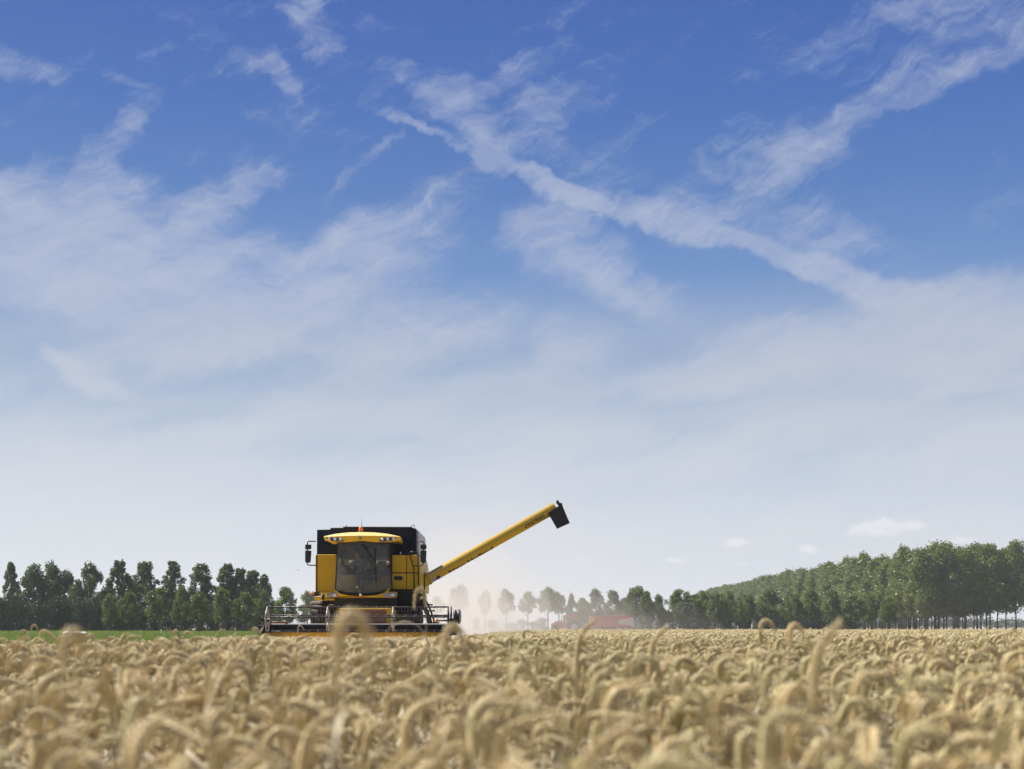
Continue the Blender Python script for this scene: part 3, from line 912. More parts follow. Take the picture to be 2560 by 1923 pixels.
# body: main hull, front panels
bd = MB()
bd.box((-1.45, 1.0, 1.05), (1.40, 6.3, 2.55))
bd.prism([(6.3, 1.15), (7.4, 1.6), (7.4, 2.6), (6.3, 3.2)], -1.35, 1.35, 'x')
body = bd.build('body', Y_, hv, .03)
lp = MB().prism(poly([(788.5, 1388), (792, 1386.5), (840, 1386.5), (840, 1479.5), (788, 1480)], .85), .85, 4.5).build('front_panel', Y_, hv, .02)
MB().prism(poly([(790.6, 1387), (793.2, 1387), (793.2, 1480), (790.6, 1480)], .83), .832, .87).build('panel_seal', B_, lp)
for (x0, x1, y0, y1) in [(980.5, 1015.8, 1388, 1431), (1017.2, 1044, 1388, 1431), (980.5, 1015.8, 1433.6, 1473.5), (1017.2, 1044, 1433.6, 1473.5)]:
    p_ = MB().prism(poly([(x0, y0), (x1, y0), (x1, y1), (x0, y1)], .7), .7, .78).build('access_panel', Y_, hv, .015)
    if (x0, y0) == (980.5, 1433.6):
        pl = []
        for k_ in range(24):
            a = k_ * 2 * math.pi / 24
            cx_ = 996 + (6.0 if math.cos(a) > 0 else -6.0)
            pl.append((cx_ + 5.3 * math.cos(a), 1445.5 - 5.3 * math.sin(a)))
        MB().prism(poly(pl, .69), .694, .72).build('handle_recess', M['decalblack'], p_)
MB().prism(poly([(974, 1386), (1046, 1386), (1046, 1476), (974, 1476)], .79), .79, 2.0).build('panel_frame', B_, hv, .01)
rs = MB().prism(poly([(1044.5, 1387), (1049, 1400), (1052, 1440), (1052, 1476), (1044.5, 1476)], .74), .74, 5.2).build('side_shield', Y_, hv, .02)
# pale upper side cover, bulging as it goes down
sp = MB()
prof = [(1040.5, 1324), (1045.5, 1326), (1047.5, 1345), (1047.0, 1372), (1049.0, 1386), (1054.5, 1410), (1055.5, 1432), (1050, 1435), (1041, 1435)]
sp.prism(poly(prof, 1.9), 1.9, 5.6).build('side_cover', M['panelgrey'], hv, .02)

# grain tank
gt = MB()
gt.prism(poly([(792.5, 1324.5), (825, 1324), (826, 1321), (857, 1320.5), (858, 1318.5), (1030, 1319.5), (1040, 1321.5), (1040, 1392), (792, 1388)], 1.7), 1.7, 5.0)
tank = gt.build('grain_tank', M['navy'], hv, .02)
tl = MB()
tl.prism(poly([(858, 1316.8), (1030, 1317.6), (1030, 1320), (858, 1319)], 1.6), 1.55, 4.9)
tl.prism(poly([(827, 1319.6), (856, 1319.2), (856, 1321), (827, 1321.4)], 1.6), 1.62, 4.6)
tl.build('tank_lid', M['grille'], tank, .008)
hb = MB()
a0 = L(1028, 1319, 1.6)
hb.tube([a0, a0 + Vector((0, 0, .07)), a0 + Vector((.10, 0, .07)), a0 + Vector((.10, 0, 0))], .015, 6)
a0 = L(866, 1318, 1.6)
hb.tube([a0, a0 + Vector((0, 0, .07))], .02, 6)
hb.build('latch', M['steel'], tank)
MB().box(L(1000, 1386, 1.62), L(1003, 1380, 1.70)).build('work_light', M['lens'], tank, .005)

# cab
xc = LX(907.5, 0.0)
zb, zt = LZ(1483, 0.0), LZ(1356, 0.0)
def wsurf(u, v):                    # v 0 bottom .. 1 top
    w = .865 - .085 * v
    z = zb + (zt - zb) * v + .13 * (1 - v) * abs(u) ** 2.6
    y = .16 - .42 * (1 - u * u) - .10 * (1 - v) * (1 - u * u) + .02 * v
    return Vector((xc + u * w, y, z))
ws = MB(); nu, nv = 20, 12
for off in (0.0, .012):
    ws.add([wsurf(-1 + 2 * i / nu, j / nv) + Vector((0, off, 0)) for j in range(nv + 1) for i in range(nu + 1)],
           [(j * (nu + 1) + i, j * (nu + 1) + i + 1, (j + 1) * (nu + 1) + i + 1, (j + 1) * (nu + 1) + i) for j in range(nv) for i in range(nu)], True)
cab = MB()
cab.box((xc - .80, .20, zb - .05), (xc + .80, 1.66, zb + .06))                      # floor
cab.box((xc - .82, 1.56, zb), (xc + .82, 1.64, zb + .95))                           # rear wall
for sx_ in (-1, 1):
    e = [wsurf(sx_, v) + Vector((sx_ * .012, .03, 0)) for v in (0, .3, .6, .85, 1.0)]
    cab.tube(e, .030, 8)
    cab.tube([(xc + sx_ * .84, 1.6, zb), (xc + sx_ * .80, 1.6, zt)], .05, 8)
    cab.box((xc + sx_ * .80 - .02, .22, zb), (xc + sx_ * .80 + .02, 1.6, zb + .20))
cab.box((xc - .84, -.10, zt - .02), (xc + .84, 1.66, zt + .05))
cabo = cab.build('cab', M['grille'], hv, .008)
ws.build('windshield', M['glass'], cabo)
for sx_ in (-1, 1):
    sg = MB()
    x0, x1 = xc + sx_ * .845, xc + sx_ * .795
    q = [(x0, .21, zb + .18), (x0, 1.56, zb + .18), (x1, 1.56, zt - .03), (x1, .21, zt - .03)]
    sg.add(q + [(x - sx_ * .01, y, z) for x, y, z in q], [(0, 1, 2, 3), (7, 6, 5, 4), (0, 4, 5, 1), (1, 5, 6, 2), (2, 6, 7, 3), (3, 7, 4, 0)])
    sg.build('side_window', M['glass'], cabo)
rg = MB(); rg.box((xc - .70, 1.60, zb + .97), (xc + .70, 1.612, zt - .04)); rg.build('rear_window', M['glass'], cabo)
wp = MB()
def on_ws(px, py):
    v = (LZ(py, -.2) - zb) / (zt - zb); u = (LX(px, -.2) - xc) / (.865 - .085 * v)
    return wsurf(u, v) + Vector((0, -.03, 0))
wp.tube([on_ws(905, 1361), on_ws(924, 1386), on_ws(939, 1409)], .014, 6)
wp.tube([on_ws(908, 1361), on_ws(926, 1384), on_ws(941, 1408)], .010, 6)
wp.tube([on_ws(938.5, 1372), on_ws(939.5, 1410), on_ws(941, 1458)], .016, 6)
wp.build('wiper', M['decalblack'], cabo)
# interior fittings
st = MB()
st.box((xc - .33, .98, zb + .42), (xc + .23, 1.42, zb + .54))
st.box((xc - .31, 1.36, zb + .54), (xc + .21, 1.50, zb + 1.12), Euler((R(-8), 0, 0)).to_matrix())
st.box((xc - .18, 1.42, zb + 1.13), (xc + .08, 1.50, zb + 1.30))
st.box((xc - .20, 1.02, zb + .06), (xc + .10, 1.36, zb + .42))
st.build('driver_seat', M['seat'], cabo, .03)
cn = MB()
cn.box((xc + .28, .70, zb + .45), (xc + .46, 1.45, zb + .66))
cn.box((xc + .40, .55, zb + .68), (xc + .66, .62, zb + 1.02))
cn.tube([(xc + .37, .80, zb + .66), (xc + .36, .74, zb + .86)], .022, 6)
cn.box((xc + .50, 1.1, zb + .06), (xc + .74, 1.5, zb + .58))
cn.build('console', M['cabin'], cabo, .02)
swm = MB()
wc = Vector((xc - .08, .55, zb + .78)); wr = Euler((R(28), 0, 0)).to_matrix()
ring = [wc + wr @ Vector((.20 * math.cos(a), .20 * math.sin(a), 0)) for a in [k_ * 2 * math.pi / 24 for k_ in range(25)]]
swm.tube(ring, .014, 6, False)
for k_ in range(3):
    a = k_ * 2.094 + .5
    swm.tube([wc, wc + wr @ Vector((.2 * math.cos(a), .2 * math.sin(a), 0))], .011, 5)
swm.tube([wc, (xc - .08, .36, zb + .06)], .03, 8)
swm.build('steering_wheel', M['cabin'], cabo)

# roof with its visor
rf = MB()
zr = lambda py: LZ(py, -.25)
def roofprof(yl, grow, dz, lowf=1.0):
    pts = [(808, 1340.5), (838, 1334.5), (870, 1331), (903.5, 1330), (937, 1331), (970, 1334.5), (999, 1340.5)]
    return [(L(903.5 + (x - 903.5) * grow, y, yl)) + Vector((0, 0, dz)) for x, y in pts]
top_f = [Vector((p.x, -.18, p.z)) for p in roofprof(-.25, .985, 0)]
lip = [Vector((LX(x, -.42), -.42 + .16 * abs((x - 903.5) / 96) ** 2, LZ(y, -.42))) for x, y in [(806.5, 1341), (838, 1340.5), (870, 1339.5), (903.5, 1339), (937, 1339.5), (970, 1340.5), (1000.5, 1341)]]
low = [Vector((LX(x, -.38), -.38 + .16 * abs((x - 903.5) / 96) ** 2, LZ(y, -.38))) for x, y in [(811, 1351.5), (838, 1355.5), (861, 1356), (903.5, 1352.5), (945, 1356), (970, 1355.5), (997, 1351.5)]]
lowb = [p + Vector((0, .30, .02)) for p in low]
topb = [Vector((p.x * .96, 1.75, p.z - .02)) for p in top_f]
botb = [Vector((p.x, 1.75, zt + .04)) for p in topb]
botf = [Vector((p.x, .2, zt + .05)) for p in topb]
rows = [topb, [p + Vector((0, .9, .015)) for p in top_f], top_f, lip, low, lowb]
n = 7
vs_ = [p for r_ in rows for p in r_]
fs_ = [(i * n + k_, i * n + k_ + 1, (i + 1) * n + k_ + 1, (i + 1) * n + k_) for i in range(len(rows) - 1) for k_ in range(n - 1)]
rf.add(vs_, fs_)
nr = len(rows)
rf.add(botb + botf, [(k_, k_ + 1, n + k_ + 1, n + k_) for k_ in range(n - 1)])
rf.add([topb[0], topb[-1], botb[0], botb[-1]], [(0, 1, 3, 2)])
for e_ in (0, -1):
    rf.add([topb[e_], rows[1][e_], top_f[e_], lip[e_], low[e_], lowb[e_], botf[e_], botb[e_]], [tuple(range(8))])
rf.add(lowb + botf, [(k_, k_ + 1, n + k_ + 1, n + k_) for k_ in range(n - 1)])
roof = rf.build('roof', M['roofyellow'], cabo, .01)
for s_ in (-1, 1):
    mx = lambda x: 903.5 + s_ * (903.5 - x)
    pl = [(816.5, 1343.5), (838, 1344), (852, 1345), (859, 1354.5), (848, 1354.5), (833, 1352.8), (820, 1350.2)]
    pts = [(mx(x), y) for x, y in pl]
    lh = MB()
    fr = []; bk = []
    for x, y in pts:
        yy = -.425 + .16 * abs((x - 903.5) / 96) ** 2
        fr.append((LX(x, yy), yy, LZ(y, yy))); bk.append((LX(x, yy), yy + .12, LZ(y, yy)))
    m_ = len(fr)
    lh.add(fr + bk, [tuple(range(m_)), tuple(range(2 * m_ - 1, m_ - 1, -1))] + [(i, (i + 1) % m_, m_ + (i + 1) % m_, m_ + i) for i in range(m_)])
    lho = lh.build('lamp_housing', M['lampdark'], cabo, .006)
    for k_, x in enumerate((823.0, 837.6, 851.2)):
        px = mx(x); yy = -.437 + .16 * abs((px - 903.5) / 96) ** 2
        MB().lathe([(0, -.012), (.030, -.010), (.042, 0), (.046, .02)], (LX(px, yy), yy, LZ(1347.6 + k_ * .4, yy)), 'y', 14).build('lamp', M['lens'], lho)
em = MB().lathe([(0, -.012), (.045, -.010), (.048, .0), (.048, .05)], L(900.3, 1344.6, -.42), 'y', 18).build('emblem', M['decalblue'], roof)
ec = L(900.3, 1344.6, -.437)
MB().prism([(ec.x - .022, ec.z - .026), (ec.x + .004, ec.z - .03), (ec.x + .026, ec.z + .026), (ec.x - .004, ec.z + .03)], -.437, -.43).build('leaf_mark', M['decalpale'], em)
bc = L(902, 1330, .05)
bk_ = MB().lathe([(0, .0), (.075, .0), (.085, .01), (.085, .045), (.07, .05)], bc + Vector((0, 0, -.03)), 'z', 18).build('beacon', M['grille'], cabo)
MB().lathe([(.065, .0), (.068, .08), (.058, .125), (.035, .145), (0, .15)], bc + Vector((0, 0, .012)), 'z', 18).build('beacon_dome', M['orange'], bk_)
MB().tube([L(904.3, 1330, .9), L(904.3, 1297, .9)], [.010, .005], 6).build('antenna', M['grille'], cabo)

# yellow front frame under the windshield, with its lamps
ff = MB()
tp = [(834, 1470), (838.5, 1477), (848, 1484), (864, 1488), (885, 1490.3), (904, 1490.8), (925, 1490), (945, 1487.5), (960, 1482.5), (969, 1475), (974, 1470)]
bt = [(973, 1474), (970, 1479.5), (992, 1480.5), (993, 1484), (990, 1494.5), (974, 1495.5), (955, 1494), (940, 1494), (904, 1494), (870, 1493.5), (850, 1495), (838, 1495.5), (813, 1495), (812, 1484), (816, 1481), (836, 1481)]
def yfr(x): return -.36 + .34 * abs((x - 904) / 92) ** 2
out_ = tp + bt
fr = [Vector((LX(x, yfr(x)), yfr(x), LZ(y, yfr(x)))) for x, y in out_]
bkk = [p + Vector((0, .16, 0)) for p in fr]
m_ = len(fr)
bmf = bmesh.new()
vv = [bmf.verts.new(p) for p in fr]
edges = [bmf.edges.new((vv[i], vv[(i + 1) % m_])) for i in range(m_)]
bmesh.ops.triangle_fill(bmf, use_beauty=True, edges=edges)
fcs = [tuple(v.index for v in f.verts) for f in (bmf.verts.index_update() or bmf.faces)]
bmf.free()
ff.add(fr + bkk, fcs + [tuple(i + m_ for i in reversed(f)) for f in fcs] + [(i, (i + 1) % m_, m_ + (i + 1) % m_, m_ + i) for i in range(m_)])
ffo = ff.build('front_frame', Y_, hv)
for (x0, x1, xl) in [(816.5, 843.5, 836), (960.5, 988, 982.5)]:
    yy = min(yfr(x0), yfr(x1)) - .012
    hl = MB().prism(poly([(x0, 1483), (x1 - 2, 1482.4), (x1, 1485), (x1, 1491), (x1 - 2, 1493), (x0, 1493.2)], yy), yy, yy + .20).build('headlight', M['lampgrey'], hv, .008)
    MB().lathe([(0, -.03), (.045, -.025), (.058, -.01), (.062, .02)], L(xl, 1487.6, yy), 'y', 16).build('lamp', M['lens'], hl)
ce = MB().lathe([(0, -.02), (.035, -.015), (.04, .0), (.04, .04)], L(901.3, 1487.5, -.37), 'y', 14).build('emblem', M['lens'], ffo)
# step and hinge at the lower left
MB().prism(poly([(785.5, 1491.5), (806, 1491.5), (808, 1497), (818, 1497), (834, 1499), (834, 1501), (790, 1501.5), (786, 1497)], .3), .3, .6).build('step_guard', Y_, hv, .01)
MB().prism(poly([(798, 1482.5), (812, 1482.5), (812, 1486), (798, 1486)], .28), .28, .5).build('step_guard', Y_, hv, .008)
hg = MB()
hg.prism(poly([(785.5, 1480), (799, 1480), (799, 1489.5), (785.5, 1489.5)], .5), .5, .9)
hg.prism(poly([(804, 1488), (809, 1486), (810, 1500), (805, 1500)], .24), .24, .3)
hg.tube([L(786, 1489, .5), L(777, 1489, .5), L(777, 1487, .5)], .015, 6)
hgo = hg.build('hinge', M['grille'], hv, .005)
MB().lathe([(0, -.05), (.035, -.045), (.042, 0), (.035, .04), (0, .045)], L(777.6, 1484.8, .5), 'y', 12).build('marker_lamp', M['orange'], hgo)

# chassis, feeder house
chs = MB()
chs.box((LX(838, .2), .15, LZ(1516, .2)), (LX(993, .2), 1.6, LZ(1494.5, .2)))
chs.box((LX(990, .5), .5, LZ(1512, .5)), (LX(1046, .5), 1.6, LZ(1478, .5)))
chs.box((-1.2, .85, .75), (1.2, 1.2, 1.1))
for k_ in range(5):
    a0 = L(996 + k_ * 9, 1480, .42)
    chs.tube([a0, a0 + Vector((.06, -.02, -.20)), a0 + Vector((.02 * k_, .05, -.42))], .022, 6)
chs.tube([L(1000, 1496, .4), L(1030, 1496, .4), L(1034, 1503, .4), L(1044, 1503, .4)], .02, 6)
chs.build('chassis', M['grille'], hv, .01)
fh = MB()
a, b = L(851, 1519, -1.3), L(980, 1562, -1.3)
vs_ = []
for (yy, z0, z1) in [(-1.55, .42, a.z - .02), (.75, 1.0, a.z - .05)]:
    vs_ += [(a.x, yy, z0), (b.x, yy, z0), (b.x, yy, z1), (a.x, yy, z1)]
fh.add(vs_, [(0, 1, 2, 3), (7, 6, 5, 4), (0, 4, 5, 1), (1, 5, 6, 2), (2, 6, 7, 3), (3, 7, 4, 0)])
fho = fh.build('feeder_house', Y_, hv, .02)
fo = MB().prism(poly([(858, 1524), (966, 1524), (966, 1562), (858, 1562)], -1.57), -1.575, -1.5)
fo.build('feeder_cover', M['rust'], fho, .01)

# wheels
def wheel(c, r_, w, name='wheel'):
    c = Vector(c)
    ty = MB()
    ty.lathe([(r_ * .52, -w * .42), (r_ * .80, -w * .5), (r_ * .93, -w * .44), (r_ * .95, 0), (r_ * .93, w * .44), (r_ * .80, w * .5), (r_ * .52, w * .42)], c, 'x', 40)
    nl = 22
    for k_ in range(nl):
        for s_ in (-1, 1):
            a = (k_ + (.25 if s_ > 0 else -.25)) * 2 * math.pi / nl
            m3 = Matrix.Rotation(a, 3, 'X') @ Matrix.Rotation(0, 3, 'X')
            pr = [(.02 * s_, -.03), (w * .5 * s_, .10), (w * .5 * s_, .18), (.02 * s_, .05)]
            v8 = [m3 @ Vector((x, y, r_ * (.90 if abs(x) < w * .3 else .84))) + c for x, y in pr] + [m3 @ Vector((x, y, r_ * (1.0 if abs(x) < w * .3 else .965))) + c for x, y in pr]
            ty.add(v8, [(0, 1, 2, 3), (7, 6, 5, 4), (0, 4, 5, 1), (1, 5, 6, 2), (2, 6, 7, 3), (3, 7, 4, 0)])
    to = ty.build(name, M['rubber'], hv)
    rm = MB().lathe([(0, -w * .10), (r_ * .22, -w * .12), (r_ * .25, -w * .22), (r_ * .48, -w * .25), (r_ * .54, -w * .43), (r_ * .54, w * .43), (r_ * .48, w * .25), (r_ * .25, w * .22), (r_ * .22, w * .12), (0, w * .1)], c, 'x', 28)
    rm.build('rim', M['paleside'], to)
for px in (813.5, 1022): wheel((LX(px, .9), 1.05, .87), .87, .80)
for s_ in (-1, 1): wheel((s_ * 1.2, 5.6, .6), .6, .45)
mgd = MB()
for (px, s_) in ((800, -1),):
    c0 = L(789, 1509, .3)
    mgd.prism([(c0.x - .16, c0.z), (c0.x + .18, c0.z + .01), (c0.x + .18, c0.z + .06), (c0.x - .10, c0.z + .06)], .05, .5)
mgd.build('mudguard', M['panelgrey'], hv, .01)

# mirrors on their loops
for (s_, xs) in ((-1, (770, 769, 787)), (1, (1058.5, 1058, 1041))):
    xm, xm2, xa = xs
    ar = MB()
    if s_ < 0:
        ar.tube([L(xa + 2, 1353.5, .3), L(772, 1353.5, .15), L(769, 1355.5, .1), L(768.5, 1362, .1)], .018, 8)
        ar.tube([L(xa + 3, 1413.5, .3), L(773, 1413.5, .15), L(768.5, 1411, .1), L(767.5, 1404, .1)], .018, 8)
        ar.tube([L(768.8, 1360, .14), L(768.3, 1406, .14)], .02, 8)
    else:
        ar.tube([L(1040, 1384, .3), L(1040.5, 1360, .2), L(1043.5, 1354, .15), L(1055, 1353.5, .1), L(1059.5, 1356, .1), L(1060, 1362, .1)], .018, 8)
        ar.tube([L(1041, 1415.5, .3), L(1052, 1415, .15), L(1057, 1412.5, .1), L(1058, 1407, .1)], .018, 8)
        ar.tube([L(1059, 1360, .14), L(1058.4, 1408, .14)], .02, 8)
    ao = ar.build('mirror_arm', B_, hv)
    for (y0, y1, w0, w1) in ((1361.5, 1373.5, 7.6, 7.6), (1376.5, 1407, 7.6, 5.8)):
        c = 770.2 if s_ < 0 else 1058.6
        pp = [(c - w0 + 1, y0), (c + w0 - 1, y0), (c + w0, y0 + 2), (c + w1, y1 - 3), (c + w1 - 2, y1), (c - w1 - (1 if s_ < 0 else -2) + 1, y1), (c - w0, y1 - 3), (c - w0, y0 + 2)]
        mo = MB().prism(poly(pp, .02), .02, .11).build('mirror', M['decalblack'], ao, .012)

# hand rails, rod, ladder
hr = MB()
hr.tube([L(1020, 1386, .6), L(1024, 1381, .6), L(1032, 1378.5, .6), L(1041, 1381, .6), L(1045, 1390, .6), L(1046, 1430, .6), L(1046.8, 1478, .6), L(1044, 1488, .6)], .019, 8)
hr.tube([L(1022, 1384, .55), L(1027, 1396, .55), L(1031, 1410, .55), L(1034.5, 1421, .55), L(1035.3, 1472, .55)], .022, 8)
hr.tube([L(1031, 1415, .55), L(1040, 1414, .58)], .014, 6)
hr.build('hand_rail', M['decalblack'], hv)
kb = MB().ball(L(1031, 1381.5, .55), (.09, .06, .05), 10, 8).build('mirror_ball', M['decalblack'], hv)
MB().tube([L(1062.2, 1417, .3), L(1061.2, 1460, .3), L(1059.7, 1500, .3)], [.012, .022, .022], 8).build('marker_rod', B_, hv)
ld = MB()
for dx, yy in ((0, .10), (0, .55)):
    ld.tube([L(1053, 1500, yy), L(1062, 1499, yy), L(1069, 1509, yy), L(1077, 1528, yy), L(1083, 1545, yy), L(1086, 1560, yy), L(1087, 1580, yy)], .030, 8)
pl = [(1048, 1501), (1060, 1500), (1065, 1512), (1072, 1530), (1079, 1548), (1082, 1562), (1069, 1562), (1064, 1540), (1056, 1520)]
ld.prism(poly(pl, .2), .18, .24)
for k_ in range(4):
    q = L(1064 + k_ * 5.5, 1512 + k_ * 15, .1)
    ld.box(q + Vector((-.02, 0, -.02)), q + Vector((.20, .45, .02)))
ld.build('ladder', M['grille'], hv, .004)
pf = MB().box(L(1040, 1489, .3), L(1058, 1485, .3) + Vector((0, 1.2, 0))).build('platform', M['grille'], hv, .01)

# unloading tube
AY = 2.3
A0, A1 = L(1052, 1457.5, AY), L(1389, 1268.5, AY)
ax = (A1 - A0).normalized(); AL = (A1 - A0).length
au_up = Vector((-ax.z, 0, ax.x)); au_fr = Vector((0, -1, 0)); AR = .178
au = MB()
prof = [(0, AR * 1.13), (.29, AR * 1.13), (.30, AR), (AL, AR)]
seg = 32
vs_ = []
for (t, r_) in prof:
    for k_ in range(seg):
        a = k_ * 2 * math.pi / seg
        vs_.append(A0 + ax * t + (au_fr * math.cos(a) + au_up * math.sin(a)) * r_)
au.add(vs_, [(i * seg + k_, i * seg + (k_ + 1) % seg, (i + 1) * seg + (k_ + 1) % seg, (i + 1) * seg + k_) for i in range(len(prof) - 1) for k_ in range(seg)], True)
au.add([A1 + (au_fr * math.cos(k_ * 2 * math.pi / seg) + au_up * math.sin(k_ * 2 * math.pi / seg)) * AR for k_ in range(seg)], [tuple(range(seg))])
auo = au.build('unloading_tube', Y_, hv)
el_ = MB()
el_.tube([L(1020, 1475, AY), L(1040, 1464, AY), A0 + ax * .12], [.27, .26, .215], 20)
el_.lathe([(.0, -.02), (.215, -.02), (.215, .02), (0, .02)], (0, 0, 0), 'z', 24)
nv_ = len(el_.v) - 96
rotq = ax.to_track_quat('Z', 'Y').to_matrix()
for i in range(nv_, len(el_.v)): el_.v[i] = tuple(rotq @ Vector(el_.v[i]) + A0 + ax * .30)
el_.build('tube_elbow', Y_, auo)
# black rubber spout
spo = MB()
q = [(1369.5, 1283.5), (1404.5, 1259.5), (1413, 1281), (1424.5, 1308), (1392.5, 1322.5), (1381, 1302)]
fr = [L(x, y, AY - .19) for x, y in q]; bk2 = [L(x, y, AY + .19) for x, y in q]
outer = fr + bk2
spo.add(outer, [(0, 1, 2, 5), (5, 2, 3, 4), (7, 6, 11, 8), (8, 11, 10, 9), (0, 6, 7, 1), (1, 7, 8, 2), (2, 8, 9, 3), (0, 5, 11, 6), (5, 4, 10, 11)])
inn = [L(x, y, AY - .15) for x, y in [(1394, 1321.5), (1424, 1307.5)]] + [L(x, y, AY + .15) for x, y in [(1424, 1307.5), (1394, 1321.5)]]
up_ = (fr[0] - fr[4]).normalized() * .3
spo.add(inn + [p + up_ for p in inn], [(0, 1, 5, 4), (1, 2, 6, 5), (2, 3, 7, 6), (3, 0, 4, 7), (4, 5, 6, 7)])
spo.build('spout', M['grille'], auo)
kn = MB().tube([L(1399, 1262.5, AY - .05), L(1405, 1258.5, AY - .05)], [.03, .045], 8).build('tip_lamp', M['decalblack'], auo, .004)
dcap = MB().prism(poly([(1393, 1250), (1403, 1262), (1400, 1268), (1390, 1256)], AY), AY - .12, AY + .12).build('end_cap', M['grille'], auo)

def wrap(mesh_pts, t0, th0):                # flat (u along, w up) -> on the tube
    res = []
    for u, w, o in mesh_pts:
        th = th0 - w / AR
        res.append(A0 + ax * (t0 + u) + (au_fr * math.cos(th) - au_up * math.sin(th)) * (AR + .003 + o))
    return res
def lettering(text, h, t0, th0, name, width, shear=0.0):
    cu = bpy.data.curves.new('text', 'FONT'); cu.body = text; cu.size = 1.0; cu.resolution_u = 3; cu.offset = .03
    ob = bpy.data.objects.new('text', cu); col.objects.link(ob)
    dg = bpy.context.evaluated_depsgraph_get()
    me = bpy.data.meshes.new_from_object(ob.evaluated_get(dg))
    bpy.data.objects.remove(ob)
    bm = bmesh.new(); bm.from_mesh(me)
    bmesh.ops.dissolve_limit(bm, angle_limit=.01, verts=bm.verts, edges=bm.edges)
    ys = [v.co.y for v in bm.verts]; xs = [v.co.x for v in bm.verts]
    sy = h / .72; sx_ = width / (max(xs) - min(xs)); x0 = min(xs)
    for v in bm.verts: v.co = Vector(((v.co.x - x0) * sx_ + shear * v.co.y * sy, v.co.y * sy, 0))
    for k_ in range(-3, 14):
        bmesh.ops.bisect_plane(bm, geom=bm.verts[:] + bm.edges[:] + bm.faces[:], plane_co=(0, k_ * h / 10, 0), plane_no=(0, 1, 0))
    P_ = wrap([(v.co.x, v.co.y, 0) for v in bm.verts], t0, th0)
    for v, p in zip(bm.verts, P_): v.co = p
    me2 = bpy.data.meshes.new(name); bm.to_mesh(me2); bm.free()
    me2.materials.append(M['decalblack'])
    return child(name, me2, auo)
pxm = (CY0 + AY) / FPX
def along(px, py): return (L(px, py, AY) - A0).dot(ax)
lettering('CSX7050', .135, along(1312, 1318), R(50), 'lettering', along(1363, 1290) - along(1314, 1317))
lettering('New Holland', .17, along(1120, 1426), R(90), 'lettering', along(1231, 1367) - along(1120, 1426))
# pale and blue emblem near the root of the tube
for (u0, u1, nm, mm, sl_) in ((0, .20, 'emblem', M['decalpale'], .0), (.20, .34, 'emblem_field', M['decalblue'], .0)):
    eb = MB(); pts_ = []
    for j in range(9):
        w = -.10 + .20 * j / 8
        hw_ = math.sqrt(max(0, 1 - (w / .11) ** 2)) * .5 + .5
        pts_ += [(u0 + (u1 - u0) * (0.5 - .5 * hw_), w, 0), (u0 + (u1 - u0) * (.5 + .5 * hw_), w, 0)]
    eb.add(wrap(pts_, along(1077, 1452), R(58)), [(2 * j, 2 * j + 1, 2 * j + 3, 2 * j + 2) for j in range(8)], True)
    eb.build(nm, mm, auo)

# header: back frame, trough, end plates, reel, drive shield
hx0, hx1 = LX(668, -1.7), LX(1124, -1.7)
hd = MB()
hd.prism([(-1.62, LZ(1560.5, -1.7)), (-1.92, LZ(1562.8, -1.7)), (-1.92, LZ(1574.5, -1.7)), (-1.62, LZ(1576, -1.7))], hx0, hx1, 'x')
hdo = hd.build('header', M['navy'], hv, .012)
MB().prism([(-1.64, LZ(1560.6, -1.7) + .003), (-1.90, LZ(1562.8, -1.7) + .003), (-1.90, LZ(1562.8, -1.7) + .022), (-1.64, LZ(1560.6, -1.7) + .022)], hx0 + .05, hx1 - .02, 'x').build('lit_top_strip', M['steel'], hdo, .006)  # added pale strip, painting in the sunlit top face of the dark beam
tr = MB()
tr.prism([(-1.64, .83), (-1.90, .83), (-1.905, .48), (-2.2, .30), (-3.1, .24), (-3.1, .20), (-1.64, .22)], hx0, hx1, 'x')
tr.build('trough', Y_, hdo, .01)
kn = MB(); kn.box((hx0, -3.22, .215), (hx1, -3.1, .235))
for k_ in range(72):
    x = hx0 + .04 + k_ * (hx1 - hx0 - .08) / 71
    kn.prism([(x - .02, -3.22), (x + .02, -3.22), (x, -3.36)], .215, .232, 'z')
kn.build('cutter_bar', M['steel'], hdo)
fa = MB(); ac = Vector((0, -2.35, .38))
fa.tube([(hx0 + .1, ac.y, ac.z), (hx1 - .1, ac.y, ac.z)], .16, 16)
for s_ in (-1, 1):
    x0 = (hx0 if s_ < 0 else hx1) - s_ * .12
    Nn = 90; turns = 4.5; ln = (hx1 - hx0) / 2 - .7
    vs_ = []
    for i in range(Nn + 1):
        a = i / Nn * turns * 2 * math.pi * s_; x = x0 - s_ * ln * i / Nn
        for r_ in (.15, .22): vs_.append((x, ac.y + r_ * math.cos(a), ac.z + r_ * math.sin(a)))
    fa.add(vs_, [(2 * i, 2 * i + 1, 2 * i + 3, 2 * i + 2) for i in range(Nn)], True)
fa.build('feed_auger', Y_, hdo)
for (x, s_) in ((hx0, -1), (hx1, 1)):
    ep_ = MB()
    prof = [(-1.6, LZ(1567, -1.7)), (-2.2, LZ(1567, -1.7)), (-3.0, .62), (-3.9, .34), (-4.1, .22), (-1.6, .18)]
    ep_.prism(prof, x, x + s_ * .06, 'x')
    ep_.prism([(-1.55, LZ(1563, -1.7)), (-2.1, LZ(1564, -1.7)), (-2.1, LZ(1572, -1.7)), (-1.55, LZ(1572, -1.7))], x, x + s_ * .20, 'x')
    ep_.build('end_plate', M['grille'], hdo, .01)
RY, RZ, RR = -2.9, 1.098, .385
ang = [R(3 - 72 * k_) for k_ in range(5)]            # from straight up, forward (towards the camera) positive below
def bat(k_): 
    t = R(4) + k_ * 2 * math.pi / 5
    return RY - RR * math.sin(t), RZ + RR * math.cos(t)
rx0, rx1 = LX(668, RY), LX(1121.5, RY)
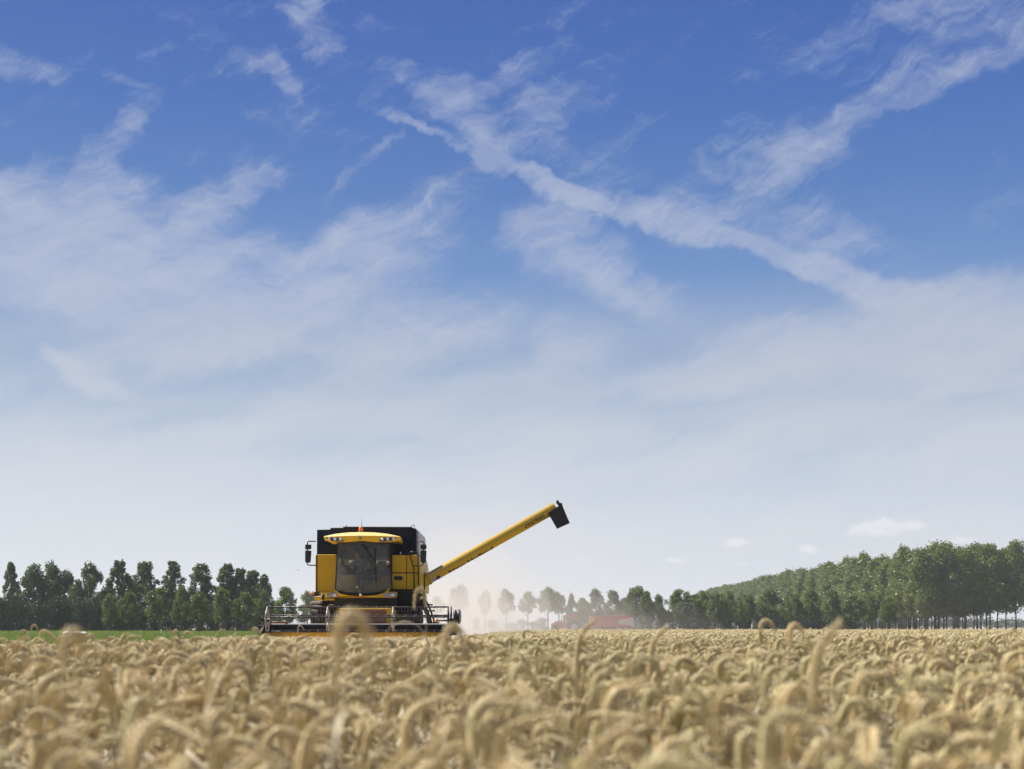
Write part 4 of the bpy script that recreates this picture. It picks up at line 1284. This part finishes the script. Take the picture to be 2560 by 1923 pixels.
reel = MB().tube([(rx0, RY, RZ), (rx0 + .05, RY, RZ)], .05, 10)
reel.tube([(rx1 - .05, RY, RZ), (rx1, RY, RZ)], .05, 10)
spx = [668.5, 819.5, 983, 1121]
for px in spx[1:3]:
    reel.tube([(LX(px, RY) - .03, RY, RZ), (LX(px, RY) + .03, RY, RZ)], .045, 10)
reelo = reel.build('reel', M['reelblack'], hdo)
rr_ = random.Random(3)
for k_ in range(5):
    by, bz = bat(k_)
    b_ = MB(); b_.tube([(rx0, by, bz), (rx0 * .5, by, bz - .006), (0, by, bz - .008), (rx1 * .5, by, bz - .005), (rx1, by, bz)], .021, 8)
    ti = MB()
    nt_ = 56
    for j in range(nt_):
        x = rx0 + .05 + j * (rx1 - rx0 - .1) / (nt_ - 1) + rr_.uniform(-.006, .006)
        ti.tube([(x, by, bz), (x, by - .004, bz - .07), (x + rr_.uniform(-.006, .006), by - .03, bz - .16)], .0052, 4)
    for j in range(19):
        x = rx0 + .12 + j * (rx1 - rx0 - .24) / 18
        b_.lathe([(.0, -.02), (.030, -.02), (.030, .02), (0, .02)], (x, by, bz), 'x', 8)
    bo = b_.build('reel_bat', M['reelblack'], hdo)
    ti.build('tines', M['steel'], bo)
for i, px in enumerate(spx):
    x = LX(px, RY)
    sd = MB()
    for k_ in range(5):
        y0, z0 = bat(k_); y1, z1 = bat(k_ + 1)
        sd.tube([(x, y0, z0), (x, y1, z1)], .019, 6)
        sd.tube([(x, RY, RZ), (x, y0, z0)], .012, 6)
        if i == 3: sd.tube([(x + .08, y0, z0), (x + .08, y1, z1)], .02, 6)
    sd.build('reel_spider', M['lightsteel'] if i < 3 else M['black'], hdo)
for s_, x in ((-1, rx0 - .10), (1, rx1 + .10)):
    ra = MB(); ra.tube([(x, -1.7, LZ(1563, -1.7)), (x, RY, RZ), (x, RY - .4, RZ + .02)], .04, 8)
    ra.tube([(x, -1.7, .7), (x, -2.5, RZ - .05)], .028, 8)
    ra.tube([(x, RY, RZ), (x - s_ * .14, RY, RZ)], .04, 8)
    ra.build('reel_arm', B_, hdo)
cyl = MB(); cyl.tube([L(673, 1556, -2.2), L(712, 1556, -2.2)], .026, 8)
cyl.lathe([(0, -.045), (.05, -.045), (.05, .045), (0, .045)], L(716, 1556.5, -2.2), 'y', 14)
cyl.lathe([(0, -.04), (.055, -.04), (.055, .04), (0, .04)], L(675, 1556, -2.2), 'y', 14)
cyl.build('reel_cylinder', M['rust'], hdo)
dr = MB(); dr.tube([L(1096, 1552, -2.2), L(1131, 1551, -2.2)], .025, 8)
dro = dr.build('drive_shaft', B_, hdo)
MB().ball(L(1091.5, 1551.5, -2.2), (.055, .05, .055), 12, 8).build('shaft_cap', Y_, dro)
ds = MB(); dc = L(1142, 1542, -2.0)
ds.lathe([(0, -.10), (.16, -.10), (.20, -.07), (.20, -.02), (.165, 0), (.205, .03), (.215, .07), (.215, .085)], dc, 'x', 30)
dso = ds.build('drive_shield', M['decalblack'], hdo)
MB().lathe([(.215, .085), (.20, .105), (.13, .13), (0, .14)], dc, 'x', 30).build('shield_disc', M['lampgrey'], dso)
MB().box(dc + Vector((-.28, -.02, -.55)), dc + Vector((0, .05, -.05))).build('shield_bracket', B_, dso, .01)

# ------------------------------------------------------------------ the driver
def skinned(name, joints, bones, mat_, parent=None, loc=(0, 0, 0), sub=2, root=0):
    me = bpy.data.meshes.new(name)
    me.from_pydata([j[0] for j in joints], bones, [])
    o = bpy.data.objects.new(name, me); col.objects.link(o)
    sk = o.modifiers.new('skin', 'SKIN'); sk.use_smooth_shade = True
    ss = o.modifiers.new('sub', 'SUBSURF'); ss.levels = sub; ss.render_levels = sub
    if not me.skin_vertices: me.attributes.new('x', 'FLOAT', 'POINT')
    for i, j in enumerate(joints):
        r_ = j[1]
        me.skin_vertices[0].data[i].radius = (r_, r_) if not hasattr(r_, '__len__') else r_
    me.skin_vertices[0].data[root].use_root = True
    dg = bpy.context.evaluated_depsgraph_get()
    m2 = bpy.data.meshes.new_from_object(o.evaluated_get(dg))
    bpy.data.objects.remove(o)
    m2.name = name
    m2.materials.clear(); m2.materials.append(mat_)
    if parent is None:
        o2 = bpy.data.objects.new(name, m2); col.objects.link(o2)
    else:
        o2 = child(name, m2, parent)
    o2.location = loc
    return o2
def mk(me_name, js, bs, m_, parent):
    tmp = bpy.data.meshes.new(me_name)
    return skinned(me_name, js, bs, m_, parent)
sz = zb + .56
px0 = xc - .05
def D(x, y, z): return (px0 + x, y, sz + z)
head_c = Vector(D(-.24, .86, .70))
J = [(D(0, 1.16, .08), (.15, .12)), (D(-.05, 1.14, .26), (.14, .11)), (D(-.12, 1.08, .43), (.17, .11)), (D(-.17, 1.02, .53), (.075, .065)), (D(-.20, .96, .60), .055), (D(-.235, .88, .69), (.075, .085)), (D(-.25, .86, .77), (.07, .085)),
     (D(-.32, 1.04, .47), .065), (D(-.43, .86, .30), .048), (D(-.36, .66, .26), .036), (D(-.33, .60, .27), .032),
     (D(.08, 1.06, .47), .065), (D(.20, .90, .24), .048), (D(.17, .66, .24), .036), (D(.15, .60, .25), .032),
     (D(-.10, 1.10, .04), .095), (D(-.19, .70, .06), .075), (D(-.18, .60, -.36), .055), (D(-.18, .50, -.42), .04),
     (D(.10, 1.10, .04), .095), (D(.17, .70, .06), .075), (D(.18, .60, -.36), .055), (D(.18, .50, -.42), .04)]
Bn = [(0, 1), (1, 2), (2, 3), (3, 4), (4, 5), (5, 6), (2, 7), (7, 8), (8, 9), (9, 10), (2, 11), (11, 12), (12, 13), (13, 14), (0, 15), (15, 16), (16, 17), (17, 18), (0, 19), (19, 20), (20, 21), (21, 22)]
person = skinned('person', J, Bn, M['skin'], None)
person.location = (CX, CY0, 0)
tag(person, 'driver in cap and light shirt seated behind the cab glass, leaning to one side', 'person')
def grow(ids, pad, name, m_):
    idm = {j: i for i, j in enumerate(ids)}
    js = []
    for j in ids:
        r_ = J[j][1]
        js.append((J[j][0], tuple(q + pad for q in r_) if hasattr(r_, '__len__') else r_ + pad))
    bs = [(idm[a], idm[b]) for a, b in Bn if a in idm and b in idm]
    return skinned(name, js, bs, m_, person)
grow([0, 1, 2, 3, 7, 8, 11, 12], .018, 'shirt', M['shirt'])
grow([0, 15, 16, 17, 19, 20, 21], .016, 'trousers', M['trousers'])
fc = MB()
for s_ in (-1, 1):
    fc.ball(head_c + Vector((s_ * .032, -.085, .045)), .013, 8, 6)
    fc.ball(head_c + Vector((s_ * .085, .0, .03)), (.016, .03, .04), 8, 6)
fc.ball(head_c + Vector((0, -.098, .015)), (.016, .024, .026), 8, 6)
fc.ball(head_c + Vector((0, -.086, -.028)), (.028, .010, .008), 8, 6)
fo_ = fc.build('face', M['skin'], person)
cp = MB()
cp.ball(head_c + Vector((0, .01, .085)), (.098, .112, .085), 16, 10)
cp.prism([(head_c.x - .075, -.20 + .86), (head_c.x + .075, -.20 + .86), (head_c.x + .09, .80), (head_c.x - .09, .80)], head_c.z + .070, head_c.z + .085, 'z')
cp.build('cap', M['cap'], person)
for wrist, s_ in ((Vector(J[10][0]), -1), (Vector(J[14][0]), 1)):
    hj = [(wrist, .026), (wrist + Vector((0, -.05, .01)), (.040, .018)), (wrist + Vector((0, -.085, .012)), (.040, .016))]
    hb_ = [(0, 1), (1, 2)]
    for f_ in range(4):
        b0 = wrist + Vector(((-.03 + .02 * f_), -.09, .014))
        ln = (.062, .074, .070, .054)[f_]
        hj += [(b0, .010), (b0 + Vector((0, -ln * .5, -.004)), .009), (b0 + Vector((0, -ln * .72, -.03)), .0085), (b0 + Vector((0, -ln * .45, -.052)), .007)]
        o_ = len(hj) - 4
        hb_ += [(2, o_), (o_, o_ + 1), (o_ + 1, o_ + 2), (o_ + 2, o_ + 3)]
    t0 = wrist + Vector((-s_ * .035, -.035, .0))
    hj += [(t0, .012), (t0 + Vector((-s_ * .022, -.028, -.012)), .010), (t0 + Vector((-s_ * .020, -.055, -.028)), .008)]
    o_ = len(hj) - 3
    hb_ += [(1, o_), (o_, o_ + 1), (o_ + 1, o_ + 2)]
    skinned('hand', hj, hb_, M['skin'], person, sub=1)

# ------------------------------------------------------------------ tractor and trailer in the dust
TYD = 205.0
tr0 = at(1412, HZ, TYD)
tt = empty('tractor', (tr0.x, TYD, 0))
tag(tt, 'faded red tractor with a cab, half hidden in dust left of the trailer', 'tractor')
k_ = TYD / FPX
def T(px, py): return ((px - 1412) * k_, CZ + (HZ - py) * k_)
def TP(pts): return [T(*p) for p in pts]
hood = MB().prism(TP([(1377.5, 1563), (1379, 1559), (1394, 1555.5), (1407, 1553), (1411, 1556), (1411, 1572), (1379, 1571)]), -.42, .42).build('hood', M['red'], tt, .06)
cabf = MB()
for x in (1409, 1439):
    for yy in (-.72, .66):
        cabf.box((T(x, 0)[0] - .04, yy, T(0, 1558)[1]), (T(x, 0)[0] + .04, yy + .06, T(0, 1540)[1]))
cabf.prism(TP([(1407, 1558), (1443, 1558), (1448, 1566), (1443, 1572), (1409, 1572)]), -.72, .72)
co_ = cabf.build('cab', M['red'], tt, .03)
MB().prism(TP([(1405, 1540.5), (1410, 1538), (1438, 1537), (1442, 1539.5), (1441, 1541.5), (1406, 1542)]), -.80, .80).build('cab_roof', M['red'], co_, .03)
gl_ = MB()
gl_.prism(TP([(1410.5, 1542), (1437.5, 1542), (1437.5, 1558), (1410.5, 1558)]), -.69, -.68)
gl_.build('cab_window', M['glass'], co_)
gl_ = MB(); gl_.prism(TP([(1410.5, 1542), (1437.5, 1542), (1437.5, 1558), (1410.5, 1558)]), .68, .69); gl_.build('cab_window', M['glass'], co_)
MB().box((T(1420, 0)[0], -.25, T(0, 1562)[1]), (T(1432, 0)[0], .25, T(0, 1550)[1])).build('seat', M['seat'], co_, .05)
MB().tube([(T(1404, 0)[0], -.3, T(0, 1556)[1]), (T(1404, 0)[0], -.3, T(0, 1541)[1])], .05, 8).build('exhaust_pipe', M['grille'], tt)
def far_wheel(px, yc, r_, w, parent):
    c = Vector((T(px, 0)[0], yc, r_))
    o = MB().lathe([(r_ * .55, -w / 2), (r_ * .9, -w / 2), (r_, -w * .35), (r_, w * .35), (r_ * .9, w / 2), (r_ * .55, w / 2)], c, 'y', 28)
    for q in range(20):
        a = q * math.pi / 10
        m3 = Matrix.Rotation(a, 3, 'Y')
        o.box(Vector((-.04, -w * .45, r_ * .96)) + c, Vector((.04, w * .45, r_ * 1.03)) + c)
        for i in range(len(o.v) - 8, len(o.v)): o.v[i] = tuple(m3 @ (Vector(o.v[i]) - c) + c)
    oo = o.build('wheel', M['rubber'], parent)
    MB().lathe([(0, -w * .2), (r_ * .3, -w * .25), (r_ * .55, -w * .42), (r_ * .55, w * .42), (r_ * .3, w * .25), (0, w * .2)], c, 'y', 20).build('rim', M['paleside'], oo)
for yy in (-.85, .85):
    far_wheel(1434, yy, .90, .5, tt); far_wheel(1388, yy, .62, .4, tt)
for yy in (-.85, .85):
    MB().tube([(T(1434, 0)[0] + .98 * math.cos(a), yy, .92 + .98 * math.sin(a)) for a in [R(q) for q in range(10, 171, 20)]], .16, 6).build('mudguard', M['red'], tt)
MB().tube([(T(1388, 0)[0], -.85, .62), (T(1388, 0)[0], .85, .62)], .08, 8).build('axle', M['grille'], tt)

tl0 = at(1528, HZ, TYD)
tl_ = empty('farm_trailer', (tl0.x, TYD, 0))
tag(tl_, 'red farm trailer with slanted pale rear side, behind the tractor in the dust', 'trailer')
def T(px, py): return ((px - 1528) * k_, CZ + (HZ - py) * k_)
tb = MB()
tb.prism(TP([(1473, 1545.5), (1476, 1542), (1484, 1541), (1560, 1538.5), (1573, 1537.5), (1582, 1542), (1566, 1546), (1544, 1549.5), (1542, 1552), (1544, 1561.5), (1562, 1563.5), (1582, 1566.5), (1578, 1568.5), (1545, 1569), (1477, 1568)]), -1.2, 1.2)
tb.build('tipper_body', M['red'], tl_, .03)
MB().prism(TP([(1544.5, 1550), (1582, 1543), (1582, 1566), (1562, 1563), (1544.5, 1561)]), -1.15, 1.15).build('tailgate_side', M['paleside'], tl_, .02)
MB().prism(TP([(1480, 1554), (1488, 1554), (1488, 1556.5), (1480, 1556.5)]), -1.215, -1.19).build('sign_plate', M['white'], tl_)
ch_ = MB(); ch_.box((T(1440, 0)[0], -.4, .62), (T(1575, 0)[0], .4, .86)); ch_.build('trailer_frame', M['grille'], tl_, .02)
for px in (1545, 1562):
    for yy in (-.95, .95): far_wheel(px, yy, .55, .45, tl_)
MB().box((T(1470, 0)[0], -.06, .02), (T(1474, 0)[0], .06, .62)).build('parking_leg', M['grille'], tl_, .01)

# ------------------------------------------------------------------ barn behind the left trees, small things on the green field, birds
b0 = at(286, HZ, 285)
bn = empty('barn', (b0.x, 285, 0))
tag(bn, 'long barn with a dark roof, nearly hidden behind the left trees', 'barn')
bk0 = 285 / FPX
w_ = 62 * bk0
MB().box((-w_, 0, 0), (w_, 9, 4.4)).build('wall', M['brick'], bn)
zr_ = CZ + (HZ - 1478) * bk0
MB().prism([(-.5, 4.3), (4.5, zr_), (9.5, 4.3), (9.5, 4.1), (-.5, 4.1)], -w_ - .4, w_ + .4, 'x').build('roof', M['rooftile'], bn, .03)
MB().box((-1.8, -.06, .02), (1.8, -.005, 3.4)).build('door', M['grille'], bn, .02)
for x in (-3.6, 3.2):
    wd = MB().box((x - .5, -.04, 1.6), (x + .5, -.006, 2.6)).build('window', M['white'], bn, .01)
    MB().box((x - .42, -.055, 1.68), (x + .42, -.042, 2.52)).build('pane', M['decalblack'], wd)

s0 = at(186, 1584, 150)
ss_ = MB()
for i in range(13):
    pass
nx_, nyy = 24, 8
vs_ = []
for j in range(nyy + 1):
    for i in range(nx_ + 1):
        u = i / nx_ * 2 - 1; v = j / nyy * 2 - 1
        h = .46 * max(0, 1 - abs(u) ** 6) * max(0, 1 - abs(v) ** 2.2) * (1 + .12 * math.sin(9 * u + 3 * v))
        vs_.append((u * 1.45, v * .8, h + .01))
ss_.add(vs_, [(j * (nx_ + 1) + i, j * (nx_ + 1) + i + 1, (j + 1) * (nx_ + 1) + i + 1, (j + 1) * (nx_ + 1) + i) for j in range(nyy) for i in range(nx_)], True)
ss_.add([(-1.45, -.8, -.02), (1.45, -.8, -.02), (1.45, .8, -.02), (-1.45, .8, -.02)], [(0, 3, 2, 1)])
so_ = ss_.build('plastic_cover', M['white'], None, 0, (s0.x, 150, 0))
tag(so_, 'low white plastic cover lying on the green field near the left edge', 'plastic cover')
p0 = at(403, HZ, 118)
po = MB(); po.tube([(0, 0, 0), (.01, 0, .66), (.01, 0, .74)], [.045, .04, .015], 8)
poo = po.build('marker_stake', M['white'], None, 0, (p0.x, 118, 0))
tag(poo, 'small white stake standing alone in the green field before the hedge', 'stake')
def bird(px, py, Yb, span, rz, flap, lab):
    c = at(px, py, Yb)
    r_ = empty('bird', c, rz)
    b = MB(); b.lathe([(0, -.17), (.018, -.155), (.030, -.12), (.05, -.04), (.045, .04), (.02, .12), (.035, .20), (0, .205)], (0, 0, 0), 'y', 10)
    b.build('body', M['bird'], r_)
    for s_ in (-1, 1):
        w = MB()
        tops = [(.03 * s_, -.06, .01), (.22 * s_, -.08, .01 + .16 * flap), (.45 * s_, .02, .01 + .20 * flap), (.24 * s_, .06, .01 + .14 * flap), (.03 * s_, .07, .0)]
        w.add(tops + [(x, y, z - .012) for x, y, z in tops], [(0, 1, 2, 3, 4), (9, 8, 7, 6, 5)] + [(i, 5 + i, 5 + (i + 1) % 5, (i + 1) % 5) for i in range(5)])
        w.build('wing', M['bird'], r_)
    r_.scale = (span,) * 3
    return tag(r_, lab, 'bird')
bird(745, 1425.5, 120, .34, R(60), 1.0, 'small dark bird in flight just left of the harvester mirror')
bird(549, 1410, 150, .30, R(100), .3, 'tiny dark bird high above the dense poplar clump')

# ------------------------------------------------------------------ dust and haze
def volmat(name, dens, c, aniso=.3):
    m = bpy.data.materials.new(name); m.use_nodes = True
    m.node_tree.nodes.clear(); t = NT(m.node_tree)
    o = t.n('ShaderNodeOutputMaterial')
    v = t.n('ShaderNodeVolumePrincipled', {'Color': (*c, 1), 'Density': dens, 'Anisotropy': aniso})
    m.node_tree.links.new(v.outputs[0], o.inputs['Volume'])
    return m
DUST = [ # pixel centre, depth, radii (m), density
 (1165, 1575, 72, (2.7, 9, 2.7), .075),
 (1140, 1560, 66, (4.8, 8, 4.6), .028),
 (1330, 1574, 120, (11, 20, 3.9), .0068),
 (1450, 1576, 140, (14, 24, 3.4), .0024),
 (1165, 1500, 82, (9, 14, 8.5), .0055),
]
for i, (px, py, Yd, rad, dn) in enumerate(DUST):
    c = at(px, py, Yd)
    b = MB(); b.ball((0, 0, 0), rad, 32, 20)
    rr2 = random.Random(i)
    ph = [rr2.uniform(0, 6.28) for _ in range(6)]
    b.v = [tuple(Vector(p) * (1 + .10 * math.sin(p[0] * 3.1 / rad[0] * 2 + ph[0]) * math.sin(p[2] * 4.3 / rad[2] + ph[1]) + .07 * math.sin(p[1] * 5 / rad[1] + ph[2]))) for p in b.v]
    o = b.build('dust_cloud', volmat('dust_%d' % i, dn, (.79, .77, .735), .30), None, 0, c)
    tag(o, 'pale dust drifting behind and to the right of the harvester', 'dust', kind='stuff')
hz = MB().box((-2420, -70, -1), (2420, 2420, 48)).build('haze', volmat('haze_air', 0.00018, (.80, .86, .92), .3))
tag(hz, 'thin summer haze over the whole field', 'haze', kind='stuff')
